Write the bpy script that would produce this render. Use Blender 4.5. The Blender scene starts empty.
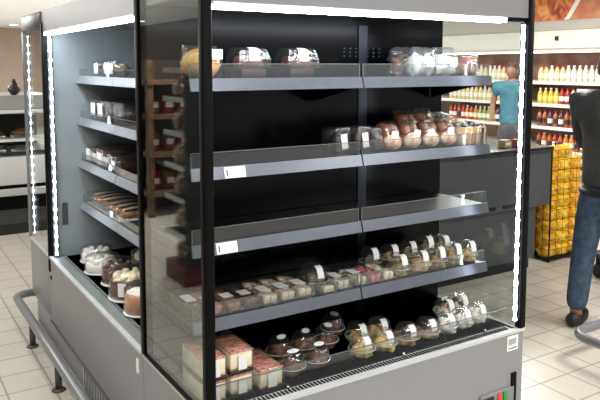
import bpy, bmesh, math, random
from mathutils import Vector, Matrix, noise as mnoise
random.seed(7)
C = bpy.context.scene
PI = math.pi

# ---------------------------------------------------------------- camera
cam_data = bpy.data.cameras.new('camera')
cam = bpy.data.objects.new('camera', cam_data)
C.collection.objects.link(cam)
cam.location = (-0.9126, -2.0458, 1.6)
cam.rotation_euler = (PI/2 - 0.0935, 0, -0.5587)
cam_data.sensor_width = 36.0
cam_data.lens = 690.35/600*36.0
cam_data.shift_y = -(200-130.32)/600
cam_data.clip_start = 0.05
cam_data.clip_end = 100
C.camera = cam

# ---------------------------------------------------------------- world, lights, exposure
C.view_settings.view_transform = 'Standard'
C.view_settings.look = 'None'
C.view_settings.exposure = 0.0
C.view_settings.gamma = 1.0
C.view_settings.use_curve_mapping = False
C.cycles.transparent_max_bounces = 40
C.cycles.max_bounces = 10
C.cycles.use_denoising = True
C.cycles.sample_clamp_indirect = 6.0
w = bpy.data.worlds.new('ambient_fill')  # even ambient fill added through the open sides, not daylight
C.world = w
w.use_nodes = True
w.node_tree.nodes['Background'].inputs[0].default_value = (1.0, 0.98, 0.95, 1)
w.node_tree.nodes['Background'].inputs[1].default_value = 1.0

CEIL = 2.56
def area(name, loc, sx, sy, power, rot=(0, 0, 0), col=(1, .975, .94)):
    l = bpy.data.lights.new(name, 'AREA'); l.shape = 'RECTANGLE'; l.size = sx; l.size_y = sy
    l.energy = power; l.color = col
    o = bpy.data.objects.new(name, l); o.location = loc; o.rotation_euler = rot
    C.collection.objects.link(o); return o
UNSEEN_LAMPS = [(-1.25, .6, 42), (3.6, -0.6, 72), (4.9, 3.2, 120), (-2.2, 4.2, 100), (3.8, 7.6, 230), (-1.0, 8.4, 230), (5.6, 12.5, 260), (-1.2, 13.5, 260), (0.5, -2.6, 100), (3.0, -3.2, 65)]  # none in view; far and front-aisle ones added to brighten ceiling and goods
for lx, ly, lp in UNSEEN_LAMPS:
    area('unseen_lamp', (lx, ly, CEIL-0.03), 1.1, .5, lp)

# ---------------------------------------------------------------- colour + materials
def s2l(c):
    return c/12.92 if c <= .04045 else ((c+.055)/1.055)**2.4
def rgb(r, g, b):
    return (s2l(r/255), s2l(g/255), s2l(b/255), 1)
MATS = {}
def mat(name, col, rough=.5, metal=0.0, noise=0.0, nscale=30.0, spec=.5, bump=0.0, alt=None, coat=0.0):
    """principled material with a procedural noise variation"""
    if name in MATS: return MATS[name]
    m = bpy.data.materials.new(name); m.use_nodes = True
    nt = m.node_tree; b = nt.nodes['Principled BSDF']
    b.inputs['Roughness'].default_value = rough; b.inputs['Metallic'].default_value = metal
    b.inputs['Specular IOR Level'].default_value = spec
    b.inputs['Coat Weight'].default_value = coat
    tc = nt.nodes.new('ShaderNodeTexCoord')
    n = nt.nodes.new('ShaderNodeTexNoise'); n.inputs['Scale'].default_value = nscale; n.inputs['Detail'].default_value = 3
    nt.links.new(tc.outputs['Object'], n.inputs['Vector'])
    r = nt.nodes.new('ShaderNodeValToRGB')
    a = alt if alt else tuple(max(0, c*(1-noise)) for c in col[:3])+(1,)
    r.color_ramp.elements[0].position = .38; r.color_ramp.elements[1].position = .62
    r.color_ramp.elements[0].color = a; r.color_ramp.elements[1].color = col
    nt.links.new(n.outputs['Fac'], r.inputs['Fac']); nt.links.new(r.outputs['Color'], b.inputs['Base Color'])
    if bump:
        bp = nt.nodes.new('ShaderNodeBump'); bp.inputs['Strength'].default_value = bump; bp.inputs['Distance'].default_value = .004
        nt.links.new(n.outputs['Fac'], bp.inputs['Height']); nt.links.new(bp.outputs['Normal'], b.inputs['Normal'])
    MATS[name] = m
    return m
def emis(name, col, strength):
    if name in MATS: return MATS[name]
    m = bpy.data.materials.new(name); m.use_nodes = True
    nt = m.node_tree; nt.nodes.remove(nt.nodes['Principled BSDF'])
    e = nt.nodes.new('ShaderNodeEmission'); e.inputs[0].default_value = col; e.inputs[1].default_value = strength
    nt.links.new(e.outputs[0], nt.nodes['Material Output'].inputs[0]); MATS[name] = m
    return m
def glass(name, tint=(1, 1, 1, 1), gain=1.0, floor_=0.0, rough=0.0, haze=0.0, bump=0.0, bscale=40):
    """clear pane or clear plastic: fresnel mix of see-through and mirror, optional milky haze"""
    if name in MATS: return MATS[name]
    m = bpy.data.materials.new(name); m.use_nodes = True
    nt = m.node_tree; nt.nodes.remove(nt.nodes['Principled BSDF'])
    N, L = nt.nodes.new, nt.links.new
    geo = N('ShaderNodeNewGeometry')
    mi = N('ShaderNodeMix'); mi.data_type = 'FLOAT'
    mi.inputs[2].default_value = 1.5; mi.inputs[3].default_value = 1/1.5
    L(geo.outputs['Backfacing'], mi.inputs[0])
    fr = N('ShaderNodeFresnel'); L(mi.outputs[0], fr.inputs['IOR'])
    mm = N('ShaderNodeMath'); mm.operation = 'MULTIPLY_ADD'; mm.use_clamp = True
    mm.inputs[1].default_value = gain; mm.inputs[2].default_value = floor_
    L(fr.outputs[0], mm.inputs[0])
    tr = N('ShaderNodeBsdfTransparent'); tr.inputs[0].default_value = tint
    gl = N('ShaderNodeBsdfGlossy'); gl.inputs['Roughness'].default_value = rough
    if bump:
        tc = N('ShaderNodeTexCoord'); no = N('ShaderNodeTexNoise'); no.inputs['Scale'].default_value = bscale
        L(tc.outputs['Object'], no.inputs['Vector'])
        bp = N('ShaderNodeBump'); bp.inputs['Strength'].default_value = bump; bp.inputs['Distance'].default_value = .01
        L(no.outputs['Fac'], bp.inputs['Height']); L(bp.outputs['Normal'], gl.inputs['Normal']); L(bp.outputs['Normal'], fr.inputs['Normal'])
    mx = N('ShaderNodeMixShader'); L(mm.outputs[0], mx.inputs[0]); L(tr.outputs[0], mx.inputs[1]); L(gl.outputs[0], mx.inputs[2])
    out = mx
    if haze:
        df = N('ShaderNodeBsdfDiffuse'); df.inputs[0].default_value = (.85, .88, .9, 1)
        m2 = N('ShaderNodeMixShader'); m2.inputs[0].default_value = haze
        L(mx.outputs[0], m2.inputs[1]); L(df.outputs[0], m2.inputs[2]); out = m2
    L(out.outputs[0], nt.nodes['Material Output'].inputs[0]); MATS[name] = m
    return m
def grid_mat(name, col, grout, sx, sy, ox, oy, mortar=.018, rough=.3, plane='XY'):
    m = bpy.data.materials.new(name); m.use_nodes = True
    nt = m.node_tree; b = nt.nodes['Principled BSDF']; N, L = nt.nodes.new, nt.links.new
    tc = N('ShaderNodeTexCoord'); sp = N('ShaderNodeSeparateXYZ'); L(tc.outputs['Object'], sp.inputs[0])
    masks = []
    for ax, s, o in ((plane[0], sx, ox), (plane[1], sy, oy)):
        a = N('ShaderNodeMath'); a.operation = 'SUBTRACT'; L(sp.outputs[ax], a.inputs[0]); a.inputs[1].default_value = o
        d = N('ShaderNodeMath'); d.operation = 'DIVIDE'; L(a.outputs[0], d.inputs[0]); d.inputs[1].default_value = s
        p = N('ShaderNodeMath'); p.operation = 'PINGPONG'; L(d.outputs[0], p.inputs[0]); p.inputs[1].default_value = .5
        g = N('ShaderNodeMath'); g.operation = 'LESS_THAN'; L(p.outputs[0], g.inputs[0]); g.inputs[1].default_value = mortar
        masks.append(g)
    mx = N('ShaderNodeMath'); mx.operation = 'MAXIMUM'; L(masks[0].outputs[0], mx.inputs[0]); L(masks[1].outputs[0], mx.inputs[1])
    n = N('ShaderNodeTexNoise'); n.inputs['Scale'].default_value = 2.2; n.inputs['Detail'].default_value = 5; L(tc.outputs['Object'], n.inputs['Vector'])
    r = N('ShaderNodeValToRGB'); r.color_ramp.elements[0].position = .3; r.color_ramp.elements[1].position = .7
    r.color_ramp.elements[0].color = tuple(c*.88 for c in col[:3])+(1,); r.color_ramp.elements[1].color = col
    L(n.outputs['Fac'], r.inputs['Fac'])
    c = N('ShaderNodeMix'); c.data_type = 'RGBA'; L(mx.outputs[0], c.inputs[0]); L(r.outputs['Color'], c.inputs[6]); c.inputs[7].default_value = grout
    L(c.outputs[2], b.inputs['Base Color']); b.inputs['Roughness'].default_value = rough
    MATS[name] = m
    return m
def label_mat(name, paper, ink, scale=60, axis='X', rough=.4):
    """white sticker with thin printed bars"""
    if name in MATS: return MATS[name]
    m = bpy.data.materials.new(name); m.use_nodes = True
    nt = m.node_tree; b = nt.nodes['Principled BSDF']; N, L = nt.nodes.new, nt.links.new
    tc = N('ShaderNodeTexCoord'); mp = N('ShaderNodeMapping'); L(tc.outputs['Generated'], mp.inputs[0])
    wv = N('ShaderNodeTexWave'); wv.wave_type = 'BANDS'; wv.bands_direction = axis
    wv.inputs['Scale'].default_value = scale/20; wv.inputs['Distortion'].default_value = 2; wv.inputs['Detail'].default_value = 2
    L(mp.outputs[0], wv.inputs[0])
    r = N('ShaderNodeValToRGB'); r.color_ramp.interpolation = 'CONSTANT'
    r.color_ramp.elements[0].color = ink; r.color_ramp.elements[1].position = .22; r.color_ramp.elements[1].color = paper
    L(wv.outputs['Fac'], r.inputs[0]); L(r.outputs[0], b.inputs['Base Color']); b.inputs['Roughness'].default_value = rough
    MATS[name] = m
    return m

M = dict(
    black=mat('black_metal', rgb(7, 7, 8), .5, 0, .2, 8, .08),
    gloss_black=mat('gloss_black_panel', rgb(4, 5, 9), .2, 0, .2, 4, .12),
    grey=mat('grey_enamel', rgb(136, 137, 139), .42, .15, .03, 3),
    light_grey=mat('light_grey_enamel', rgb(190, 194, 198), .35, 0, .03, 5),
    canopy=mat('canopy_enamel', rgb(132, 132, 135), .4, .1, .03, 3),
    rail=mat('price_rail_plastic', rgb(98, 102, 111), .3, .75, .06, 20),
    chrome=mat('chrome', rgb(200, 200, 205), .18, 1, .03, 5),
    trim=mat('pale_edge_trim', rgb(188, 190, 190), .55, 0, .03, 8, .2),
    deck=mat('dark_deck_steel', rgb(48, 49, 48), .45, .1, .1, 15),
    shelf=mat('dark_shelf_steel', rgb(20, 20, 22), .3, .3, .1, 15),
    slot=mat('vent_slot', rgb(8, 8, 8), .7),
    bumper=mat('bumper_enamel', rgb(125, 127, 129), .35, .2, .05, 6),
    foot=mat('dark_foot_enamel', rgb(74, 74, 74), .45, .1, .1, 12),
    pane=glass('clear_pane', (.93, .96, .95, 1), 1.5, 0.0),
    riser=glass('acrylic_riser', (.9, .91, .91, 1), .8, 0, 0, .012),
    edge=mat('acrylic_edge', rgb(88, 92, 94), .4),
    shell=glass('clear_plastic_shell', (.97, .975, .975, 1), 1.2, .035, .04, .008, .5, 50),
    film=glass('clear_film', (.975, .975, .975, 1), 1.2, .04, .07, .014, .9, 55),
    led_haze=mat('led_haze_panel', rgb(146, 154, 158), .14, 0, .12, 2.2),  # glass with LED reflection and condensation put into an opaque grey
    sticker=label_mat('white_sticker', rgb(238, 238, 236), rgb(150, 150, 150), 70),
    plain=mat('white_paper', rgb(240, 240, 238), .5, 0, .02),
    ink=mat('black_ink', rgb(25, 25, 25), .5),
    counter=mat('charcoal_laminate', rgb(74, 76, 79), .45, 0, .06, 3),
    white=mat('white_plastic', rgb(232, 232, 228), .4, 0, .03),
    choc=mat('chocolate', rgb(104, 66, 48), .5, 0, .5, 60, bump=.4),
    choc_dark=mat('dark_chocolate', rgb(52, 32, 26), .4, 0, .4, 60, bump=.3),
    cream=mat('cream_icing', rgb(238, 224, 190), .55, 0, .08, 40, bump=.3),
    white_cream=mat('white_icing', rgb(240, 236, 228), .5, 0, .06, 40, bump=.4),
    pinkbrown=mat('pink_brown_glaze', rgb(206, 150, 130), .5, 0, .3, 50, alt=rgb(160, 96, 78), bump=.3),
    caramel=mat('caramel_sponge', rgb(205, 150, 104), .6, 0, .25, 40),
    biscuit=mat('pale_biscuit', rgb(232, 212, 186), .6, 0, .2, 70, bump=.4),
    brown_slice=mat('brown_loaf', rgb(158, 110, 76), .6, 0, .35, 50, bump=.4),
    pinkice=mat('pink_icing', rgb(214, 120, 130), .5, 0, .2, 50, bump=.3),
    crust=mat('bread_crust', rgb(150, 88, 48), .5, 0, .35, 25, alt=rgb(96, 50, 28)),
    crumb=mat('bread_crumb', rgb(228, 200, 160), .7, 0, .15, 60),
    yellowfill=mat('yellow_custard', rgb(232, 206, 132), .5, 0, .3, 45, alt=rgb(196, 150, 84), bump=.4),
    saladfill=mat('leafy_salad', rgb(196, 160, 84), .6, 0, .5, 70, alt=rgb(74, 66, 42), bump=.6),
    greenfill=mat('dark_leaf_salad', rgb(140, 128, 92), .6, 0, .5, 70, alt=rgb(36, 38, 30), bump=.6),
    whitefill=mat('white_cream_dessert', rgb(228, 222, 208), .5, 0, .2, 60, alt=rgb(190, 178, 158), bump=.5),
    tan=mat('tan_pastry', rgb(196, 152, 100), .55, 0, .3, 40, alt=rgb(140, 92, 54), bump=.3),
    panettone=mat('golden_cake', rgb(236, 186, 112), .6, 0, .25, 30, alt=rgb(214, 150, 74), bump=.3),
    led=emis('led_white', (.86, .93, 1, 1), 16),
    led_dot=emis('led_dot', (.9, .95, 1, 1), 26),
    lamp=emis('downlight_glow', (1, .97, .92, 1), 9),
    fridge_lamp=emis('fridge_lamp_glow', (1, .98, .94, 1), 7),
)

# ---------------------------------------------------------------- mesh helpers
class MB:
    def __init__(s): s.v = []; s.f = []; s.sm = []
    def add(s, v, f, smooth=False, mx=None):
        k = len(s.v)
        s.v += [tuple(mx @ Vector(p)) if mx else tuple(p) for p in v]
        s.f += [tuple(i+k for i in q) for q in f]; s.sm += [smooth]*len(f); return s
    def box(s, x0, x1, y0, y1, z0, z1, mx=None):
        v = [(x0, y0, z0), (x1, y0, z0), (x1, y1, z0), (x0, y1, z0), (x0, y0, z1), (x1, y0, z1), (x1, y1, z1), (x0, y1, z1)]
        return s.add(v, [(3, 2, 1, 0), (4, 5, 6, 7), (0, 1, 5, 4), (1, 2, 6, 5), (2, 3, 7, 6), (3, 0, 4, 7)], False, mx)
    def rbox(s, x0, x1, y0, y1, z0, z1, r, mx=None, seg=2):
        bm = bmesh.new(); bmesh.ops.create_cube(bm, size=1)
        for v in bm.verts:
            v.co = Vector(((x0+x1)/2+v.co.x*(x1-x0), (y0+y1)/2+v.co.y*(y1-y0), (z0+z1)/2+v.co.z*(z1-z0)))
        bmesh.ops.bevel(bm, geom=bm.edges[:], offset=r, segments=seg, affect='EDGES', profile=.5)
        bm.verts.index_update()
        s.add([v.co.copy() for v in bm.verts], [[v.index for v in f.verts] for f in bm.faces], True, mx); bm.free(); return s
    def lathe(s, prof, n=24, mx=None, smooth=True, cap=True):
        v, f = [], []
        for r, z in prof:
            for i in range(n):
                a = 2*PI*i/n; v.append((r*math.cos(a), r*math.sin(a), z))
        for j in range(len(prof)-1):
            for i in range(n):
                f.append((j*n+i, j*n+(i+1) % n, (j+1)*n+(i+1) % n, (j+1)*n+i))
        if cap:
            f.append(tuple(range(n-1, -1, -1))); k = (len(prof)-1)*n; f.append(tuple(range(k, k+n)))
        return s.add(v, f, smooth, mx)
    def tube(s, pts, r, n=10, closed=False):
        pts = [Vector(p) for p in pts]; m = len(pts); v, f = [], []; up = None
        for i, p in enumerate(pts):
            a = pts[i-1] if (i > 0 or closed) else p; b = pts[(i+1) % m] if (i < m-1 or closed) else p
            d = (b-a).normalized()
            if up is None: up = d.orthogonal().normalized()
            up = (up-d*up.dot(d)).normalized(); q = d.cross(up)
            rr = r[i] if isinstance(r, (list, tuple)) else r
            for k in range(n):
                t = 2*PI*k/n; v.append(p+up*math.cos(t)*rr+q*math.sin(t)*rr)
        for i in range(m if closed else m-1):
            j = (i+1) % m
            for k in range(n): f.append((i*n+k, i*n+(k+1) % n, j*n+(k+1) % n, j*n+k))
        if not closed:
            f.append(tuple(range(n-1, -1, -1))); f.append(tuple(range((m-1)*n, m*n)))
        return s.add(v, f, True)
    def blob(s, c, rad, amp=.15, fr=18, n=18, m=12, seed=0, flat=None):
        """lumpy ellipsoid; flat cuts it off below that z"""
        v, f = [], []; sd = Vector((seed*3.7, seed*1.3, seed*2.1))
        for j in range(m+1):
            th = PI*j/m
            for i in range(n):
                a = 2*PI*i/n
                d = Vector((math.sin(th)*math.cos(a), math.sin(th)*math.sin(a), math.cos(th)))
                p = Vector((d.x*rad[0], d.y*rad[1], d.z*rad[2]))
                k = 1+amp*mnoise.noise(p*fr+sd)
                p = p*k+Vector(c)
                if flat is not None and p.z < flat: p.z = flat
                v.append(p)
        for j in range(m):
            for i in range(n): f.append((j*n+i, (j+1)*n+i, (j+1)*n+(i+1) % n, j*n+(i+1) % n))
        return s.add(v, f, True)
    def build(s, name, m, parent=None, loc=None, mod=None):
        me = bpy.data.meshes.new(name); me.from_pydata(s.v, [], s.f)
        me.polygons.foreach_set('use_smooth', s.sm); me.validate()
        me.materials.append(m)
        o = bpy.data.objects.new(name, me); C.collection.objects.link(o)
        if parent: o.parent = parent
        if loc: o.location = loc
        return o
def thing(name, label, cat, loc=(0, 0, 0), rz=0, group=None):
    o = bpy.data.objects.new(name, None); C.collection.objects.link(o)
    o.location = loc; o.rotation_euler = (0, 0, rz); o.empty_display_size = .05
    return tag(o, label, cat, group)
def tag(o, label, cat, group=None):
    o['label'] = label; o['category'] = cat
    if group: o['group'] = group
    return o
def struct(name, mb, m):
    o = mb.build(name, m); o['kind'] = 'structure'; return o
def children_of(o):
    return [c for c in bpy.data.objects if c.parent == o]
def dup(root, label, loc, rz=0, group=None):
    r = root.copy(); C.collection.objects.link(r); r.location = loc; r.rotation_euler = (0, 0, rz); r['label'] = label
    if group: r['group'] = group
    for ch in KIDS[root.name]:
        c = ch.copy(); C.collection.objects.link(c); c.parent = r
    return r
KIDS = {}
T, RX, RY, RZ = Matrix.Translation, (lambda a: Matrix.Rotation(a, 4, 'X')), (lambda a: Matrix.Rotation(a, 4, 'Y')), (lambda a: Matrix.Rotation(a, 4, 'Z'))

# ---------------------------------------------------------------- the room
floor_m = grid_mat('floor_tiles', rgb(208, 201, 188), rgb(150, 143, 132), .2095, .217, -.2, .155, .022, .28)
struct('floor', MB().box(-5, 9, -5, 17, -.05, 0), floor_m)
ceil_m = mat('ceiling_paint', rgb(218, 223, 230), .8, 0, .02, 1)
struct('ceiling', MB().box(-5, 9, -5, 17, CEIL, CEIL+.05), ceil_m)
wall_m = grid_mat('beige_wall_tiles', rgb(162, 147, 130), rgb(168, 150, 130), .9, .6, .1, .1, .012, .45, 'XZ')
struct('wall_back', MB().box(-5, 9, 17, 17.1, 0, CEIL), wall_m)
side_m = mat('side_wall_paint', rgb(72, 66, 60), .7, 0, .05, 1)
struct('wall_left', MB().box(-5.1, -5, -5, 17, 0, CEIL), side_m)
struct('wall_right', MB().box(7.75, 7.85, -5, 17, 0, CEIL), side_m)
# soffit that carries the poster, above the juice fridge
struct('trim_1', MB().box(6.92, 7.75, 1.2, 9.5, 2.07, CEIL), mat('soffit_paint', rgb(186, 182, 174), .6, 0, .03, 2))

# ---------------------------------------------------------------- the island display case: three joined cabinets
# drawn in cabinet units; UNIT is metres per unit, AT is where the cabinet corner stands; FL is the floor in those units
BEFORE = set(bpy.data.objects)
UNIT, AT, FL = .8889, (-.1014, -.2273, .1778), -.2
W, D1, D2, D3 = 1.577, .6487, 2.404, 3.0
ZB, ZC, ZT = .41, 1.786, 1.93
PX = .045
def led_strip_v(name, x, y, z0, z1, nx, ny, parent, r0=.0035, r1=.005):
    """vertical lamp profile with a row of LED dots looking along (nx, ny)"""
    b = MB().box(x-.008, x+.008, y-.008, y+.008, z0, z1); o = b.build(name, M['chrome'], parent)
    n = int((z1-z0)/.058)*8
    pts = [(x+nx*.009, y+ny*.009, z0+.01+(z1-z0-.02)*i/n) for i in range(n+1)]
    MB().tube(pts, [r0+r1*max(0, math.cos(2*PI*i/8))**2 for i in range(n+1)], 8).build('led_line', emis('led_line', (.86, .93, 1, 1), 24), o)
    return o

# ---- front cabinet (faces the camera's right)
front = thing('display_refrigerator', 'front cabinet of the island refrigerator with glass side and five levels of cakes', 'display refrigerator', (0, 0, 0), 0, 'joined cabinets of the island refrigerator')
b = MB(); b.box(.004, W-.004, .006, D1, -.1, ZB-.012)
b.box(.03, W-.03, .04, D1, FL, -.1)
b.build('base_cabinet', M['grey'], front)
MB().box(.0, W, -.004, .022, ZB-.012, ZB).build('base_edge_trim', M['trim'], front)
MB().box(-.002, .018, .022, D1-.004, ZB-.012, ZB).build('base_edge_trim', M['trim'], front)
MB().box(.018, W-.02, .022, .56, ZB-.04, ZB-.012).build('deck', M['deck'], front)
g = MB()
n = 92
for i in range(n):
    x = .05+i*(W-.1)/n
    g.box(x, x+.0085, .034, .071, ZB-.0125, ZB-.0085)
gr = MB().box(.04, W-.04, .026, .079, ZB-.0145, ZB-.0115).build('air_grille', mat('grille_grey', rgb(190, 192, 190), .5, 0), front)
g.build('grille_slots', M['slot'], gr)
MB().box(.01, W-.01, .558, .6, ZB-.04, ZC+.08).build('back_panel', M['gloss_black'], front)
MB().box(.02, W-.02, .598, D1-.01, .3, ZC+.08).build('rear_wall', M['black'], front)
# perforated air duct upright at the shelf joint
XJ = .769
up = MB().box(1.035, 1.085, .552, .559, ZB, ZC).build('shelf_upright', mat('upright_steel', rgb(60, 62, 70), .3, 1), front)
pf = MB()
for i in range(7):
    for k in range(3): pf.box(1.06-.11+i*.034, 1.06-.102+i*.034, .5555, .5585, 1.64+k*.018, 1.646+k*.018)
pf.build('air_holes', mat('air_hole_rim', rgb(70, 76, 88), .3, .6), front)
def post(x0, x1, y0, y1, parent, z0=ZB, z1=ZT):
    return MB().rbox(x0, x1, y0, y1, z0, z1, .005).build('post', M['black'], parent)
post(-.004, .034, -.002, .03, front)
post(W-.036, W+.002, -.002, .03, front)
post(-.004, .03, D1-.03, D1+.008, front)
MB().box(.004, .012, .03, D1-.03, ZB-.012, ZT-.06).build('side_glass', M['pane'], front)
MB().box(W-.014, W-.006, .03, .558, ZB-.012, ZC+.03).build('side_glass', M['pane'], front)
MB().box(-.003, .016, .03, D1-.03, ZT-.06, ZT).build('top_glass_rail', M['black'], front)
MB().box(-.003, .016, .03, D1-.03, ZB, ZB+.01).build('bottom_glass_rail', M['black'], front)
c = MB(); c.box(.036, W-.036, .004, .03, ZC+.02, ZT); c.box(.016, W, .03, D1, ZC+.045, ZT)
c.build('canopy', M['canopy'], front)
lt = MB().box(.045, W-.16, .008, .05, ZC+.012, ZC+.045).build('canopy_light', M['white'], front)
MB().box(.045, W-.17, .006, .046, ZC-.002, ZC+.012).build('light_diffuser', emis('canopy_led', (.86, .93, 1, 1), 45), lt)
MB().box(W-.16, W-.04, .008, .05, ZC+.005, ZC+.045).build('light_end_cap', M['black'], front)
led_strip_v('corner_led_strip', W-.046, .02, ZB+.03, ZC, -.75, -.66, front, .0062, .0032)
# goods stop on the deck: low clear riser
r = MB().box(.02, W-.03, .083, .087, ZB-.012, ZB+.068).build('deck_riser', M['riser'], front)
MB().box(.02, W-.03, .0825, .0875, ZB+.068, ZB+.0705).build('riser_edge', M['edge'], r)
for x in (.36, .92, 1.4):
    MB().lathe([(.006, 0), (.006, .006), (.004, .01)], 10, T((x, .0755, ZB-.008))).build('deck_stud', M['chrome'], front)
# shelves: four levels, two lengths each
FZ = [1.511, 1.1973, .9242, .6445]
YS = .1604
def shelf_front(x0, x1, z, tilt=.012):
    s = MB().box(x0, x1, YS+.012, .548, z+.022, z+.036).build('shelf', M['shelf'], front)
    p = MB()
    v = [(x0, YS, z), (x1, YS, z), (x1, YS+tilt, z+.044), (x0, YS+tilt, z+.044), (x0, YS+.012, z), (x1, YS+.012, z), (x1, YS+tilt+.006, z+.044), (x0, YS+tilt+.006, z+.044)]
    p.add(v, [(0, 1, 2, 3), (5, 4, 7, 6), (3, 2, 6, 7), (1, 0, 4, 5), (0, 3, 7, 4), (2, 1, 5, 6)])
    p.build('price_rail', M['rail'], s)
    q = MB().box(x0+.006, x1-.006, YS+.02, YS+.0235, z+.036, z+.094).build('riser', M['riser'], s)
    e = MB(); e.box(x0+.006, x1-.006, YS+.0195, YS+.024, z+.094, z+.0965)
    e.box(x0+.004, x0+.007, YS+.0195, YS+.024, z+.036, z+.0965); e.box(x1-.007, x1-.004, YS+.0195, YS+.024, z+.036, z+.0965)
    e.build('riser_edge', M['edge'], s)
    for x in (x0+.012, x1-.012):
        k = MB(); k.add([(x-.002, .17, z+.022), (x+.002, .17, z+.022), (x+.002, .17, z+.012), (x-.002, .17, z+.012), (x-.002, .55, z+.022), (x+.002, .55, z+.022), (x+.002, .55, z-.07), (x-.002, .55, z-.07)],
              [(0, 1, 2, 3), (7, 6, 5, 4), (0, 4, 5, 1), (1, 5, 6, 2), (2, 6, 7, 3), (3, 7, 4, 0)])
        k.build('bracket', M['black'], s)
    return s
FS = []
for z in FZ:
    a_ = shelf_front(.025, XJ-.003, z); b_ = shelf_front(XJ+.003, 1.5, z); FS.append((a_, b_))
def rail_tag(s, xa, xb, z):
    mx = T((0, YS-.0015, z+.002)) @ RX(-.266)
    t = MB().box(xa, xb, 0, .0015, .0, .04, mx).build('price_tag', M['plain'], s)
    k = MB().box(xa+.008, xa+.013, -.0006, .0, .008, .03, mx)
    k.build('tag_print', M['ink'], t)
rail_tag(FS[1][0], .151, .236, FZ[1]); rail_tag(FS[2][0], .117, .2, FZ[2])
# sticker and switches on the base
t = MB().box(1.467, 1.537, .0025, .0055, .318, .386).build('base_label', M['plain'], front)
k = MB()
for i in range(9): k.box(1.474+i*.006, 1.4765+i*.006, .0018, .0025, .346 if i % 3 else .34, .374)
k.box(1.474, 1.53, .0018, .0025, .326, .331)
k.build('label_print', M['ink'], t)
sw = MB().rbox(1.30, 1.515, -.002, .006, .055, .15, .003).build('switch_plate', M['bumper'], front)
MB().box(1.32, 1.385, -.004, -.001, .1, .135).build('display', mat('display_black', rgb(10, 14, 10), .2), sw)
MB().rbox(1.405, 1.432, -.008, -.001, .095, .14, .003).build('switch', mat('red_switch', rgb(205, 62, 40), .35), sw)
MB().rbox(1.442, 1.469, -.008, -.001, .095, .14, .003).build('switch', mat('green_switch', rgb(40, 130, 70), .35), sw)
MB().box(1.5, 1.53, -.001, .006, .05, .21).build('corner_plate', M['black'], front)

# ---- left cabinet (faces left)
left = thing('display_refrigerator', 'long left cabinet of the island refrigerator with open front full of cakes', 'display refrigerator', (0, D1, 0), 0, 'joined cabinets of the island refrigerator')
def LB(*a):
    x0, x1, y0, y1, z0, z1 = a; return MB().box(x0, x1, y0-D1, y1-D1, z0, z1)
b = LB(.004, W, D1+.004, D2-.003, -.012, ZB-.012); b.box(.03, W-.03, .004, D2-D1-.004, FL, -.012)
b.build('base_cabinet', M['grey'], left)
LB(-.004, .02, D1+.008, D2-.003, ZB-.012, ZB).build('base_edge_trim', M['trim'], left)
LB(.02, .74, D1+.01, D2-.03, ZB-.04, ZB-.012).build('deck', M['deck'], left)
gr = LB(.022, .1, D1+.02, D2-.04, ZB-.0145, ZB-.0105).build('air_grille', mat('grille_green_grey', rgb(126, 132, 128), .4, .1), left)
g = MB(); n = 96
for i in range(n):
    y = D1+.03+i*(D2-D1-.09)/n; g.box(.08, .096, y-D1, y-D1+.004, ZB-.0125, ZB-.0095)
g.build('grille_slots', M['slot'], gr)
LB(.74, .8, D1+.01, D2-.01, ZB-.04, ZC+.08).build('back_panel', M['gloss_black'], left)
LB(.8, W, D1+.01, D2-.01, ZB-.012, ZC+.05).build('rear_block', M['black'], left)
LB(.03, .74, D1+.008, D1+.02, ZB-.012, ZC+.06).build('near_end_panel', M['black'], left)
# far end glass, painted pale grey for LED reflection and condensation
LB(.03, .74, D2-.03, D2-.018, ZB-.012, ZC+.06).build('far_end_panel', M['led_haze'], left)
LB(.085, .12, D2-.034, D2-.03, .6, .74).build('end_bracket', M['foot'], left)  # dark bracket low on the far end panel
MB().rbox(-.004, .03, D2-.034-D1, D2-.004-D1, ZB-.1, ZT-.07, .005).build('post', M['black'], left)
led_strip_v('corner_led_strip', .045, D2-.046-D1, ZB+.0, ZC+.03, -.45, -.89, left)
c = LB(.004, .03, D1+.01, D2-.005, ZC+.02, ZT); c.box(.03, W, .004, D2-D1-.005, ZC+.045, ZT)
c.build('canopy', M['canopy'], left)
lt = LB(.006, .05, D1+.04, D2-.06, ZC+.012, ZC+.045).build('canopy_light', M['white'], left)
LB(.004, .046, D1+.05, D2-.07, ZC-.002, ZC+.012).build('light_diffuser', emis('canopy_led', (.86, .93, 1, 1), 45), lt)
LZ = [1.491, 1.232, .962, .697]
XL = .194
YJ = 1.62
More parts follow.
